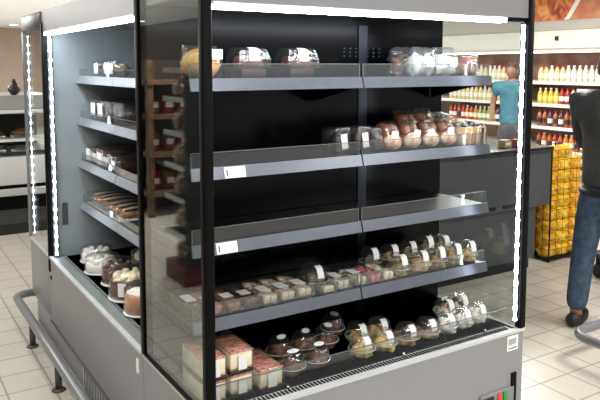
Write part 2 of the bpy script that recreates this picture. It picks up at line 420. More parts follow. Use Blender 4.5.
def shelf_left(y0, y1, z):
    y0 -= D1; y1 -= D1
    s = MB().box(XL+.012, .738, y0, y1, z+.022, z+.036).build('shelf', M['shelf'], left)
    p = MB()
    v = [(XL, y1, z), (XL, y0, z), (XL+.012, y0, z+.046), (XL+.012, y1, z+.046), (XL+.012, y1, z), (XL+.012, y0, z), (XL+.018, y0, z+.046), (XL+.018, y1, z+.046)]
    p.add(v, [(0, 1, 2, 3), (5, 4, 7, 6), (3, 2, 6, 7), (1, 0, 4, 5), (0, 3, 7, 4), (2, 1, 5, 6)])
    p.build('price_rail', mat('bright_price_rail', rgb(140, 145, 152), .3, .3, .05, 20), s)
    MB().box(XL+.02, XL+.0235, y0+.006, y1-.006, z+.036, z+.085).build('riser', M['riser'], s)
    e = MB().box(XL+.0195, XL+.024, y0+.006, y1-.006, z+.085, z+.0875); e.build('riser_edge', M['edge'], s)
    for y in (y0+.014, y1-.014):
        k = MB(); k.add([(XL+.02, y-.002, z+.022), (XL+.02, y+.002, z+.022), (XL+.02, y+.002, z+.012), (XL+.02, y-.002, z+.012), (.74, y-.002, z+.022), (.74, y+.002, z+.022), (.74, y+.002, z-.07), (.74, y-.002, z-.07)],
              [(3, 2, 1, 0), (4, 5, 6, 7), (1, 5, 4, 0), (2, 6, 5, 1), (3, 7, 6, 2), (0, 4, 7, 3)])
        k.build('bracket', M['black'], s)
for z in LZ:
    shelf_left(D1+.025, YJ-.003, z); shelf_left(YJ+.003, D2-.035, z)
# vent, seam plugs and label on the left face
vt = LB(.022, .03, D1+.01, 1.72, -.198, -.016).build('condenser_grille', mat('grille_panel', rgb(196, 196, 194), .5, 0), left)
g = MB()
for i in range(34):
    y = D1+.025+i*.0305; g.box(.0216, .022, y-D1, y-D1+.017, -.192, -.022)
g.build('grille_slots', M['slot'], vt)
LB(-.003, .006, D1+.01, D2-.005, -.016, -.007).build('panel_lip', M['foot'], left)
LB(-.001, .005, .7, .73, .3, .36).build('base_label', M['plain'], left)
MB().lathe([(.012, 0), (.012, .004)], 12, T((.001, .80-D1, .06)) @ RY(-PI/2)).build('cable_plug', M['ink'], left)
MB().lathe([(.013, 0), (.013, .006)], 12, T((.004, D2-D1-.05, .28)) @ RY(-PI/2)).build('cable_plug', M['ink'], left)

# ---- far end cabinet
far = thing('display_refrigerator', 'far end cabinet of the island refrigerator behind the left cabinet, only its glass side seen', 'display refrigerator', (0, D2, 0), 0, 'joined cabinets of the island refrigerator')
DF = D3-D2
b = MB().rbox(.004, W, .003, DF, .0, ZB-.012, .015); b.box(.03, W-.03, .0, DF-.04, FL, 0.01)
b.build('base_cabinet', M['grey'], far)
MB().box(-.003, .02, .003, DF, ZB-.012, ZB).build('base_edge_trim', M['trim'], far)
MB().box(.02, W, .02, DF-.01, ZB-.04, ZB-.011).build('deck', M['light_grey'], far)
MB().box(.2, W, .01, .05, ZB, ZC+.08).build('back_panel', M['black'], far)
MB().box(.004, .012, .0, DF-.03, ZB, ZT-.1).build('side_glass', M['pane'], far)
MB().rbox(-.004, .018, 0.0, DF, ZT-.105, ZT-.0, .008).build('top_glass_rail', mat('dark_grey_rail', rgb(62, 62, 62), .4), far)
MB().rbox(-.004, .034, DF-.03, DF, ZB-.012, ZT-.1, .005).build('post', mat('thin_far_post', rgb(120, 122, 124), .3, .3), far)
led_strip_v('corner_led_strip', .03, DF-.05, ZB+.02, ZT-.12, -.6, -.8, far, .0018, .0068)
MB().box(.02, W, .0, DF-.005, ZC+.045, ZT).build('canopy', M['canopy'], far)

# ---------------------------------------------------------------- bumper rails on the floor
def bumper(label, pts, feet, zt, group=None, r=.024):
    t = thing('bumper_rail', label, 'bumper rail', (feet[0][0], feet[0][1], 0))
    o = Vector((feet[0][0], feet[0][1], 0))
    MB().tube([Vector(p)-o for p in pts], r, 14).build('rail_tube', M['bumper'], t)
    for x, y in feet:
        l = MB().lathe([(.017, 0.006), (.017, zt-.012)], 12, T((x-o.x, y-o.y, 0))).build('leg', M['foot'], t)
        MB().lathe([(.034, 0), (.034, .006), (.02, .012)], 14, T((x-o.x, y-o.y, 0))).build('foot_plate', M['foot'], l)
    return t
def arc(cx, cy, r, a0, a1, z, n=8):
    return [(cx+r*math.cos(a0+(a1-a0)*i/n), cy+r*math.sin(a0+(a1-a0)*i/n), z) for i in range(n+1)]
zt = .148
pts = [(.0, 2.53, zt)]+arc(-.105, 2.45, .08, PI/2, PI, zt)+[(-.185, 2.0, zt), (-.185, 1.0, zt), (-.185, -.28, zt)]+arc(-.085, -.32, .1, PI, 1.5*PI, zt)+[(.3, -.42, zt), (.6, -.42, zt)]
bumper('long grey tubular bumper rail along the left side of the island refrigerator', pts, [(-.185, 2.0), (-.185, 1.37), (-.185, .72), (-.185, .1), (.5, -.42)], zt)
pts = [(3.6, .26, zt)]+[(2.42, .26, zt)]+arc(2.37, .16, .1, PI/2, PI, zt)+[(2.27, -.3, zt), (2.27, -1.0, zt)]
bumper('grey tubular rail with rounded corner at the feet of the person in jeans', pts, [(3.3, .26), (2.27, -.35), (2.27, -.9)], zt)

# ---------------------------------------------------------------- packaged goods
def strip_on(prof_fn, ang, wdt, t0, t1, off=.0012, n=8):
    """sticker that bends over a round lid; prof_fn(t) -> (r, z)"""
    v, f = [], []
    for i in range(n+1):
        r, z = prof_fn(t0+(t1-t0)*i/n)
        for s in (-1, 0, 1):
            a = ang+s*min(1.2, wdt/2/max(r, .012)); v.append(((r+off)*math.cos(a), (r+off)*math.sin(a), z+off))
    for i in range(n):
        for s in range(2): f.append((i*3+s, i*3+s+1, (i+1)*3+s+1, (i+1)*3+s))
    return v, f
def dome_pack(name, label, cat, loc, R=.056, H=.095, fill='saladfill', group=None, sticker='front', rz=0, n=10, seed=1, tray='shell', second=None):
    t = thing(name, label, cat, loc, rz, group)
    th = H*.34
    MB().lathe([(R*.78, 0), (R*.86, th*.5), (R, th), (R*1.06, th), (R*1.06, th+.004)], 20).build('base_tray', M[tray], t)
    f = MB().blob((0, 0, H*.24), (R*.86, R*.86, H*.36), .4, 46, 22, 12, seed, .004)
    f.build('filling', M[fill], t)
    if second:
        g = MB()
        rr = random.Random(seed)
        for i in range(5):
            a = rr.uniform(0, 6.28); d = rr.uniform(.1, .55)*R
            g.blob((d*math.cos(a), d*math.sin(a), H*.56), (R*.32, R*.32, H*.14), .3, 50, 10, 7, seed+i)
        g.build('topping', M[second], t)
    fn = lambda q: (R*math.cos(q*PI/2)**.42 if q < 1 else 0.002, th+.004+(H-th-.004)*math.sin(q*PI/2))
    prof = [fn(q) for q in (0, .2, .4, .58, .74, .86, .95)]
    prof = [(R*1.05, th+.004)]+prof
    MB().lathe(prof, n, None, False, True).build('dome_lid', M['shell'], t)
    MB().tube([(R*1.055*math.cos(a), R*1.055*math.sin(a), th+.003) for a in [2*PI*i/20 for i in range(20)]], .0014, 6, True).build('lid_rim', mat('clear_rim', rgb(205, 210, 210), .15), t)
    if sticker == 'front':
        v, f = strip_on(fn, -PI/2, .03, .16, .9)
        MB().add(v, f).build('sticker', M['sticker'], t)
    elif sticker == 'top':
        v = [(.026*math.cos(a)*.95, -.01+.017*math.sin(a), H+.003) for a in [2*PI*i/20 for i in range(20)]]
        v2 = [(p[0], p[1], H+.0045) for p in v]
        MB().add(v+v2, [tuple(range(19, -1, -1)), tuple(range(20, 40))]+[(i, (i+1) % 20, 20+(i+1) % 20, 20+i) for i in range(20)]).build('sticker', M['plain'], t)
    return t
def cake_box(label, loc, w=.1, d=.17, h=.084, group=None, rz=0, seed=0):
    t = thing('boxed_cake', label, 'cake', loc, rz, group)
    MB().rbox(-w/2, w/2, 0, d, 0, .012, .003).build('tray', M['ink'], t)
    MB().rbox(-w/2+.005, w/2-.005, .005, d-.005, .012, h*.2, .003).build('sponge_layer', M['caramel'], t)
    MB().rbox(-w/2+.005, w/2-.005, .005, d-.005, h*.2, h*.86, .005).build('cream_layer', M['cream'], t)
    MB().rbox(-w/2+.005, w/2-.005, .005, d-.005, h*.86, h*.955, .004).build('glaze', M['pinkbrown'], t)
    MB().rbox(-w/2, w/2, 0, d, .012, h, .003).build('clear_cover', M['shell'], t)
    MB().box(-w*.16, w*.2, -.0025, -.001, h*.16, h*.8).build('sticker', M['sticker'], t)
    return t
def tray_pack(name, label, cat, loc, w=.075, d=.2, h=.042, kind='biscuit', rows=2, cols=4, group=None, tray='white', rz=0, lab=(.25, .62), seed=0):
    t = thing(name, label, cat, loc, rz, group)
    q = MB(); q.rbox(-w/2, w/2, 0, d, 0, .006, .002)
    q.box(-w/2, -w/2+.003, 0, d, .006, .02); q.box(w/2-.003, w/2, 0, d, .006, .02); q.box(-w/2, w/2, 0, .003, .006, .02); q.box(-w/2, w/2, d-.003, d, .006, .02)
    q.build('tray', M[tray], t)
    pw, pd = (w-.012)/rows, (d-.014)/cols
    for i in range(rows):
        for j in range(cols):
            x = -w/2+.006+pw*(i+.5); y = .007+pd*(j+.5)
            MB().rbox(x-pw*.48, x+pw*.48, y-pd*.46, y+pd*.46, .0065, h-.002-.004*((i+j+seed) % 2), .007).build('pastry', M[kind], t)
    MB().rbox(-w/2-.001, w/2+.001, -.001, d+.001, .0195, h+.004, .008).build('film_wrap', M['film'], t)
    if lab:
        MB().box(-w*.36, w*.3, d*lab[0], d*lab[1], h+.0045, h+.0058).build('sticker', M['sticker'], t)
    return t
def pillow(w, d, h, mb=None, seed=0, amp=.1, n=18):
    """a sealed bag: flat seams top and bottom, fat in the middle; stands on z=0"""
    v, f = [], []; m = 12
    for j in range(m+1):
        u = j/m; fat = max(.05, math.sin(PI*min(1, .12+u*.88))**.6)
        for i in range(n):
            a = 2*PI*i/n; p = Vector((w/2*math.copysign(abs(math.cos(a))**.7, math.cos(a))*(.86+.14*fat), d/2*math.copysign(abs(math.sin(a))**.8, math.sin(a))*fat, u*h))
            k = 1+amp*mnoise.noise(p*30+Vector((seed, seed*2.3, 0))); v.append((p.x*k, p.y*k, p.z))
    for j in range(m):
        for i in range(n): f.append((j*n+i, j*n+(i+1) % n, (j+1)*n+(i+1) % n, (j+1)*n+i))
    f.append(tuple(range(n-1, -1, -1))); f.append(tuple(range(m*n, m*n+n)))
    mb = mb or MB(); mb.add(v, f, True); return mb
def roll_bag(label, loc, w=.1, d=.14, h=.12, group=None, rz=0, seed=0, sticker=True):
    t = thing('bag_of_rolls', label, 'bread', loc, rz, group)
    for i, (x, y, z, r) in enumerate([(-.023, 0, .038, .03), (.023, -.004, .038, .03), (-.02, 0, .083, .03), (.024, .002, .082, .028)]):
        MB().blob((x*w/.1, y, z*h/.12), (r*w/.1*.8, d*.36, .03), .12, 20, 16, 10, seed*5+i).build('bread_roll', M['crust'], t)
    pillow(w, d, h, None, seed, .16).build('clear_bag', M['film'], t)
    MB().blob((0, -d*.37, h*.32), (w*.46, .024, h*.27), .12, 40, 20, 10, seed).build('floured_base', mat('flour_paper', rgb(222, 198, 172), .6, 0, .15, 30, alt=rgb(176, 128, 92)), t)
    if sticker:
        MB().box(-w*.2, w*.16, -d*.5-.0015, -d*.5+.0005, h*.46, h*.7, T((0, 0, 0)) @ RY(.2*(seed % 3-1))).build('sticker', M['plain'], t)
    return t
def bread_pack(label, loc, w=.085, d=.12, h=.095, group=None, rz=0, n=5, seed=0, dark=False):
    t = thing('sliced_bread_pack', label, 'bread', loc, rz, group)
    for i in range(n):
        x = -w/2+w*(i+.5)/n; mx = T((x, 0, .003)) @ RY(.1)
        MB().rbox(-w/n*.42, w/n*.42, -d/2+.005, d/2-.005, 0, h*.84, .004, mx).build('bread_slice', M['crumb'] if i % 2 == 0 else mat('slice_orange', rgb(222, 166, 110), .6, 0, .2, 40), t)
    MB().rbox(-w/2-.003, w/2+.006, -d/2, d/2, .0, h*.9, .006).build('clear_bag', M['film'], t)
    if dark:
        MB().box(-w*.1, w*.12, -d/2-.003, -d/2-.001, h*.1, h*.82, RY(.1)).build('dark_label', M['ink'], t)
    MB().blob((0, 0, h*.94), (w*.4, d*.4, .014), .5, 40, 14, 6, seed).build('gathered_top', mat('printed_bag_top', rgb(210, 212, 214), .25, 0, .5, 40, alt=rgb(40, 42, 48)), t)
    return t
def clam_cake(label, loc, w=.13, group=None, fill='choc', seed=0, rz=0):
    """loaf cake on a dark tray under a flared clear lid"""
    t = thing('chocolate_loaf_cake', label, 'cake', loc, rz, group)
    d, h = .12, .118
    q = MB(); q.rbox(-w*.36, w*.36, -d*.38, d*.38, 0, .044, .008); q.build('cake_tray', M['choc_dark'], t)
    MB().rbox(-w*.33, w*.33, -d*.34, d*.34, .044, .09, .016).build('cake', M[fill], t)
    MB().rbox(-w*.5, w*.5, -d*.5, d*.5, .043, .047, .002).build('lid_flange', M['shell'], t)
    v = []
    for sx, sy, z in ((.46, .46, .047), (.45, .45, .075), (.37, .37, .112), (.33, .33, h)):
        for a, b in ((-1, -1), (-.55, -1.06), (.55, -1.06), (1, -1), (1.06, 0), (1, 1), (0, 1.06), (-1, 1), (-1.06, 0)): v.append((a*sx*w, b*sy*d, z))
    k = 9; f = [(j*k+i, j*k+(i+1) % k, (j+1)*k+(i+1) % k, (j+1)*k+i) for j in range(3) for i in range(k)]+[tuple(range(3*k, 4*k))]
    MB().add(v, f).build('clear_lid', M['shell'], t)
    MB().add([(-.022, -d*.482, .07), (.022, -d*.482, .07), (.02, -d*.4, .1135), (-.02, -d*.4, .1135), (.019, -d*.2, h+.002), (-.019, -d*.2, h+.002)], [(0, 1, 2, 3), (3, 2, 4, 5)]).build('sticker', M['plain'], t)
    return t

SHELF1, SHELF2, SHELF3, SHELF4, DECK = [z+.0365 for z in FZ]+[ZB-.0115]
# --- top shelf of the front cabinet
G = 'cakes on the top shelf of the front cabinet'
t = thing('golden_cake', 'round golden cake in a clear bag on the top shelf behind the black post', 'cake', (.112, .27, SHELF1), 0, G)
MB().blob((0, 0, .058), (.072, .07, .058), .05, 14, 26, 14, 3, .001).build('cake', M['panettone'], t)
pillow(.15, .14, .125, None, 4, .1).build('clear_bag', M['film'], t)
MB().box(.0, .05, -.078, -.076, .075, .11).build('sticker', M['plain'], t)
clam_cake('chocolate loaf cake under clear lid, beside the golden cake on the top shelf', (.305, .27, SHELF1), .15, G)
clam_cake('chocolate loaf cake under clear lid, standing alone mid left on the top shelf', (.512, .26, SHELF1), .155, G, seed=2)
G = 'bagged pastries at the right of the top shelf'
def pastry_bag(label, loc, w, h, seed, kind='white_cream', lab=True):
    t = thing('bagged_pastry', label, 'pastry', loc, 0, G)
    for i in range(3):
        MB().blob(((i-1)*w*.27, .01*(i % 2), h*.36), (w*.19, .045, h*.34), .6, 55, 18, 13, seed+i, .003).build('pastry', M[kind], t)
    pillow(w, .13, h, None, seed, .42, 30).build('clear_bag', glass('crumpled_film', (.96, .98, 1, 1), 1.6, .08, .06, .05, 1.0, 38), t)
    if lab: MB().box(-w*.2, w*.16, -.074, -.072, h*.36, h*.66).build('sticker', M['plain'], t)
    return t
pastry_bag('crumpled clear bag of white pastries, leftmost bag at the right of the top shelf', (1.17, .285, SHELF1), .125, .135, 11)
pastry_bag('crumpled clear bag of white pastries beside the brown packs on the top shelf', (1.308, .285, SHELF1), .115, .135, 17)
pastry_bag('dark crumpled pastry bag behind the white pastry bags on the top shelf', (1.24, .44, SHELF1), .2, .14, 23, 'brown_slice', False)
def brown_pack(label, x, y, seed):
    t = thing('bagged_pastry', label, 'pastry', (x, y, SHELF1), 0, G)
    MB().rbox(-.032, .032, -.05, .05, .002, .088, .012, T((0, 0, .005)) @ RY(.12)).build('pastry', mat('pink_brown_pastry', rgb(178, 120, 104), .5, 0, .25, 30), t)
    MB().rbox(-.037, .037, -.056, .056, .0, .096, .012, T((0, 0, .005)) @ RY(.12)).build('clear_bag', M['film'], t)
    m = RY(.12)
    k = MB()
    k.tube([(.0+.018*math.cos(q), -.0585, .045+.02*math.sin(q)) for q in [i*PI/7 for i in range(10)]], .0028, 6)
    k.tube([(.012, -.0585, .02), (-.02, -.0585, .075)], .0028, 6)
    o = k.build('printed_swirl', M['plain'], t); o.location = (0.004, 0, 0)
    return t
brown_pack('pink brown wrapped pastry with white swirl print, left of two on the top shelf', 1.418, .26, 1)
brown_pack('pink brown wrapped pastry with white swirl print, right of two on the top shelf', 1.468, .385, 2)
# --- second shelf
G = 'packs on the second shelf of the front cabinet'
def slim_clam(label, x, y, seed):
    t = thing('clear_clamshell', label, 'pastry', (x, y, SHELF2), 0, G)
    MB().rbox(-.036, .036, -.05, .05, 0, .012, .003).build('tray', M['ink'], t)
    MB().blob((0, 0, .05), (.028, .04, .045), .25, 40, 14, 10, seed, .012).build('pastry', M['choc_dark'], t)
    v, f = [], []
    MB().rbox(-.04, .04, -.055, .055, .01, .118, .014, RX(-.05)).build('clear_lid', M['shell'], t)
    MB().box(-.012, .018, -.062, -.0605, .03, .09, RX(-.05) @ RY(-.1)).build('sticker', M['sticker'], t)
    return t
slim_clam('tall clear clamshell with white label, leftmost pack on the second shelf', .7, .25, 3)
slim_clam('tall clear clamshell with white label, second pack from the left on the second shelf', .806, .25, 5)
t = thing('bagged_pastry', 'dark pastry in a leaning clear bag between clamshells and bread rolls, second shelf', 'pastry', (.897, .27, SHELF2), 0, G)
MB().rbox(-.02, .02, -.05, .05, .002, .09, .012, T((0, 0, .008)) @ RY(-.25)).build('pastry', M['choc_dark'], t)
MB().rbox(-.03, .03, -.06, .06, .0, .105, .014, T((0, 0, .008)) @ RY(-.25)).build('clear_bag', M['film'], t)
G = 'bags of bread rolls on the second shelf'
for i, (x, lab) in enumerate([(.978, 'leftmost bag of brown bread rolls in the front row of the second shelf'), (1.088, 'bag of brown bread rolls, second from left in the front row of the second shelf'),
                              (1.197, 'bag of brown bread rolls, third from left in the front row of the second shelf'), (1.302, 'bag of brown bread rolls touching the sliced bread, front row of the second shelf')]):
    roll_bag(lab, (x, .274, SHELF2), .098, .12, .128, G, 0, i+1)
roll_bag('bag of brown bread rolls at the back of the second shelf, left of two', (1.2, .42, SHELF2), .1, .13, .16, G, 0, 8)
roll_bag('bag of brown bread rolls at the back of the second shelf, right of two', (1.31, .42, SHELF2), .1, .13, .165, G, 0, 9)
G = 'packs of sliced bread on the second shelf'
bread_pack('pack of pale sliced bread beside the bread rolls, front row of the second shelf', (1.398, .258, SHELF2), .07, .13, .1, G, 0, 4, 1)
bread_pack('pack of sliced bread with black label at the right end of the second shelf', (1.472, .258, SHELF2), .06, .13, .1, G, 0, 4, 2, True)
bread_pack('pack of sliced bread in the back row of the second shelf, right of the rolls', (1.43, .43, SHELF2), .12, .13, .135, G, 0, 6, 3)
# --- fourth shelf, left half: trays; right half: salad domes
G = 'pastry trays on the lowest shelf of the front cabinet'
tray_pack('pastry_tray', 'clear topped pastry tray with white stickers at the left end of the lowest shelf', 'pastry', (.062, .24, SHELF4), .06, .2, .05, 'choc', 1, 3, G, 'shell', lab=(.1, .5))
tray_pack('pastry_tray', 'pink iced slice pack directly right of the black post, lowest shelf', 'pastry', (.133, .2, SHELF4), .066, .2, .042, 'pinkbrown', 1, 3, G, 'shell', lab=(.3, .55))
tray_pack('pastry_tray', 'brown loaf slice pack with white label, lowest shelf, beside the pink iced pack', 'pastry', (.208, .195, SHELF4), .066, .2, .042, 'brown_slice', 1, 2, G, 'shell', lab=(.3, .55))
tray_pack('pastry_tray', 'dark chocolate slice pack with white label on the lowest shelf, left of the biscuit trays', 'pastry', (.281, .2, SHELF4), .066, .2, .042, 'choc', 1, 2, G, tray='ink', lab=(.25, .5))
for i, (x, l) in enumerate([(.361, 'tray of pale biscuits in two rows, first tray right of the chocolate slices'), (.441, 'tray of pale biscuits in two rows, middle one of three side by side'), (.52, 'tray of pale biscuits in two rows, touching the dark dome, lowest shelf')]):
    tray_pack('pastry_tray', l, 'pastry', (x, .195, SHELF4), .072, .21, .044, 'biscuit', 2, 5, G, 'shell', lab=(.2, .5), seed=i*20)
dome_pack('salad_dome', 'dark round dome pack with white label between the biscuit trays and iced cakes', 'salad', (.618, .3, SHELF4), .062, .1, 'greenfill', G, seed=5, tray='ink')
for i, (x, k, l) in enumerate([(.626, 'biscuit', 'short tray of beige iced cakes in front of the dark dome, lowest shelf'),
                               (.703, 'whitefill', 'tray of pale iced cakes with label, left of the shelf joint, lowest shelf'),
                               (.796, 'whitefill', 'tray of pale iced cakes just right of the shelf joint, lowest shelf'),
                               (.869, 'pinkice', 'tray of pink iced cakes on the lowest shelf'),
                               (.94, 'cream', 'tray of cream iced cakes between the pink cakes and salad domes, lowest shelf')]):
    tray_pack('pastry_tray', l, 'pastry', (x, .19 if i else .185, SHELF4), .066, .16 if i else .05, .044 if i else .035, k, 1 if i == 0 else 2, 2 if i == 0 else 5, G, 'shell', lab=(.3, .65) if i in (1, 2) else None, seed=i*31)
G = 'salad domes on the lowest shelf of the front cabinet'
fr = [(1.03, 'saladfill', 'salad dome with white sticker, front row, nearest to the cream iced cakes'), (1.152, 'yellowfill', 'salad dome with yellow filling, second from left in the front row, lowest shelf'),
      (1.262, 'saladfill', 'salad dome with white sticker, middle of the front row, lowest shelf'), (1.364, 'saladfill', 'salad dome with white sticker, fourth in the front row, lowest shelf'), (1.456, 'yellowfill', 'salad dome with large white sticker at the right end of the front row, lowest shelf')]
for i, (x, f, l) in enumerate(fr):
    dome_pack('salad_dome', l, 'salad', (x, .245, SHELF4), .0435 if i > 1 else .052, .098, f, G, rz=-.05, seed=10+i)
bk = [(.985, 'dark salad dome in the back row, leftmost, above the cream iced cakes'), (1.1, 'dark salad dome in the back row, second from left, lowest shelf'), (1.21, 'dark salad dome in the middle of the back row, lowest shelf'),
      (1.315, 'dark salad dome in the back row, fourth from left, lowest shelf'), (1.42, 'dark salad dome in the back row, rightmost, lowest shelf')]
for i, (x, l) in enumerate(bk):
    dome_pack('salad_dome', l, 'salad', (x, .385, SHELF4), .05, .1 + (.012 if i == 3 else 0), ['greenfill', 'saladfill', 'greenfill'][i % 3], G, rz=-.05, seed=30+i)
# --- deck of the front cabinet
G = 'boxed cakes on the deck of the front cabinet'
H = .086
for k in range(2):
    cake_box(['boxed cream cake with pink glaze behind the black post, lower one of its stack', 'boxed cream cake with pink glaze behind the black post, upper one of its stack'][k], (.078, .105, DECK+k*(H+.003)), .098, .2, H, G)
    cake_box(['boxed cream cake with pink glaze right of the post, lower one of its stack', 'boxed cream cake with pink glaze right of the post, upper one of its stack'][k], (.19, .115, DECK+k*(H+.003)), .098, .2, H, G)
cake_box('single boxed cream cake with pink glaze, not stacked, beside the muffin domes', (.306, .1, DECK), .106, .2, H, G)
G = 'chocolate muffin domes on the deck'
for i, (x, y, l) in enumerate([(.44, .18, 'chocolate muffin dome with oval white label, front row, touching the single boxed cake side'),
                               (.562, .185, 'chocolate muffin dome with oval white label, front row, near the custard domes'),
                               (.468, .325, 'chocolate muffin dome with oval white label, back row, leftmost'), (.585, .325, 'chocolate muffin dome with oval white label, back row, second from left'),
                               (.70, .325, 'chocolate muffin dome with oval white label, back row, third from left'), (.8, .42, 'chocolate muffin dome half hidden at the back, left of the custard domes')]):
    dome_pack('muffin_dome', l, 'muffin', (x, y, DECK), .053, .092, 'choc', G, 'top', .3*i, 12, 50+i)
G = 'dessert domes on the deck of the front cabinet'
for i, (x, y, f, s, l) in enumerate([
        (.775, .17, 'yellowfill', None, 'custard dome with white sticker, front row, leftmost of the dessert domes'),
        (.893, .17, 'yellowfill', None, 'custard dome with white sticker, front row, second from left'),
        (1.018, .17, 'tan', 'choc_dark', 'tan dessert dome with chocolate topping, front row, left of two alike'),
        (1.137, .17, 'tan', 'choc_dark', 'tan dessert dome with chocolate topping, front row, right of two alike'),
        (1.252, .17, 'whitefill', 'white_cream', 'white cream dessert dome, front row, third from the right corner'),
        (1.36, .18, 'whitefill', 'white_cream', 'white cream dessert dome, front row, second from the right corner'),
        (1.468, .19, 'whitefill', 'white_cream', 'white cream dessert dome in the front right corner by the glowing LED post'),
        (.845, .29, 'yellowfill', None, 'custard dome with white sticker, back row, left of two'),
        (.96, .29, 'yellowfill', None, 'custard dome with white sticker, back row, right of two'),
        (1.385, .315, 'whitefill', 'tan', 'cream and tan dessert dome, back row, left of two at the right end'),
        (1.495, .335, 'whitefill', 'choc', 'cream and chocolate dessert dome, back row, right one at the glass end')]):
    dome_pack('dessert_dome', l, 'dessert', (x, y, DECK), .05 if 3 < i < 7 else .054, .09, f, G, 'front', -.05, 11, 70+i, 'shell', s)

# --- left cabinet goods
LS1, LS2, LS3, LS4 = [z+.0365 for z in LZ]
LDECK = ZB-.0075
def turned(o): return o
G = 'packs on the left cabinet shelves'
def lpack(name, label, cat, loc, w, d, h, body, group, film='film', lab=None, lump=.15, seed=0):
    t = thing(name, label, cat, loc, -PI/2, group)
    MB().blob((0, d/2, h*.42), (w*.45, d*.45, h*.42), lump, 40, 16, 10, seed, .003).build('pastry', M[body], t)
    MB().rbox(-w/2, w/2, 0, d, 0, h, .01).build('clear_wrap', M[film], t)
    if lab: MB().box(-w*.3, w*.3, -.003, -.001, h*.25, h*.85).build('sticker', M['plain'], t)
    return t
# top shelf: two labelled clear packs
lpack('wrapped_pastry', 'clear wrapped pastry with bright white label on the top left shelf, farther of two', 'pastry', (.25, 2.11, LS1), .13, .12, .1, 'greenfill', G, 'film', True, seed=2)
lpack('wrapped_pastry', 'clear wrapped pastry on the top left shelf, half behind the black corner post', 'pastry', (.25, 1.86, LS1), .26, .12, .1, 'greenfill', G, 'film', True, seed=3)
# second shelf: heap of dark wrapped packs
for i, (y, l) in enumerate([(2.2, 'dark wrapped pastry on the second left shelf, farthest one, with shiny film'), (2.05, 'dark wrapped pastry in the middle of the second left shelf'), (1.89, 'dark wrapped pastry on the second left shelf, next to the black post'), (1.72, 'dark wrapped pastry on the second left shelf, partly behind the black post')]):
    lpack('wrapped_pastry', l, 'pastry', (.25, y, LS2), (.15), .22, .125, 'choc_dark', G, 'film', i in (0, 1), .3, 10+i)
# third shelf: cake cartons
def carton(label, loc, w, d, h, seed):
    t = thing('cake_carton', label, 'cake', loc, -PI/2, 'cake cartons on the third left shelf')
    MB().rbox(-w/2, w/2, 0, d, 0, .01, .003).build('tray', M['ink'], t)
    MB().rbox(-w*.46, w*.46, .01, d-.01, .01, h*.62, .008).build('cake', M['white_cream'], t)
    MB().rbox(-w*.46, w*.46, .008, d-.008, h*.62, h*.86, .006).build('glaze', M['choc'], t)
    MB().rbox(-w/2, w/2, 0, d, .01, h, .004).build('clear_cover', M['shell'], t)
    MB().box(-w*.4, w*.1, -.003, -.001, h*.15, h*.8).build('sticker', M['plain'], t)
carton('long white cake with chocolate glaze in clear carton, farthest on the third left shelf', (.232, 2.24, LS3), .19, .34, .11, 1)
carton('long white cake with chocolate glaze in clear carton, middle of the third left shelf', (.232, 2.0, LS3), .19, .34, .11, 2)
t = thing('cake_carton', 'tall see through carton of chocolate pieces by the post on the third left shelf', 'cake', (.232, 1.76, LS3), -PI/2, 'cake cartons on the third left shelf')
for i in range(3): MB().rbox(-.1+i*.07, -.045+i*.07, .01, .2, .004, .075, .01).build('cake_piece', M['choc_dark'], t)
MB().rbox(-.115, .115, 0, .22, 0, .1, .006).build('clear_cover', M['shell'], t)
MB().box(-.03, .03, -.003, -.001, .02, .07).build('sticker', M['plain'], t)
# fourth shelf: eclair trays
G = 'pastry trays on the fourth left shelf'
def eclair_tray(label, y, w, n, top, seed):
    t = thing('eclair_tray', label, 'pastry', (.225, y, LS4), -PI/2, G)
    MB().rbox(-w/2, w/2, 0, .3, 0, .014, .004).build('tray', M['white'], t)
    for i in range(n):
        x = -w/2+w*(i+.5)/n
        MB().blob((x, .15, .032), (w/n*.45, .13, .03), .12, 30, 12, 9, seed+i, .014).build('eclair', M['tan'], t)
        MB().blob((x, .15, .058), (w/n*.3, .11, .011), .2, 40, 10, 6, seed+i).build('icing_strip', M[top if i % 2 else 'cream'], t)
    MB().rbox(-w/2-.002, w/2+.002, -.002, .302, .012, .078, .014).build('film_wrap', M['film'], t)
eclair_tray('film wrapped tray of striped eclairs, farther of two on the fourth left shelf', 2.16, .3, 6, 'choc', 3)
eclair_tray('film wrapped tray of striped eclairs, nearer one beside the post on the fourth left shelf', 1.82, .32, 6, 'choc_dark', 9)
# deck: round cakes
G = 'round cakes on the deck of the left cabinet'
def round_cake(name, label, loc, R, h, side, top, dome=True, lab=False, seed=0, lumps=0):
    t = thing(name, label, 'cake', loc, 0, G)
    MB().lathe([(R*1.12, 0), (R*1.14, .006), (R*1.04, .01)], 30).build('cake_board', M['white'], t)
    MB().lathe([(R*.99, .01), (R, .016), (R, h*.9), (R*.95, h*.97), (R*.8, h)], 32).build('cake', M[side], t)
    m = MB().blob((0, 0, h), (R*.9, R*.9, h*.12), .3, 30, 22, 8, seed, h*.96)
    rr = random.Random(seed)
    for i in range(lumps):
        a = 2*PI*i/lumps; m.blob((R*.68*math.cos(a), R*.68*math.sin(a), h+.01), (R*.22, R*.22, .02), .25, 40, 9, 6, seed+i)
    m.build('topping', M[top], t)
    if dome: MB().lathe([(R*1.1, .012), (R*1.09, h*.6), (R*1.05, h+.035), (R*.9, h+.042)], 30).build('clear_dome', M['shell'], t)
    if lab:
        v, f = strip_on(lambda q: (R*1.1, .03+q*.07), -2.3, .035, 0, 1, .0015)
        MB().add(v, f).build('sticker', M['plain'], t)
    return t
round_cake('cream_cake', 'low round white cream cake, farthest on the deck of the left cabinet', (.235, 2.16, LDECK), .088, .05, 'white_cream', 'white_cream', True, False, 2, 7)
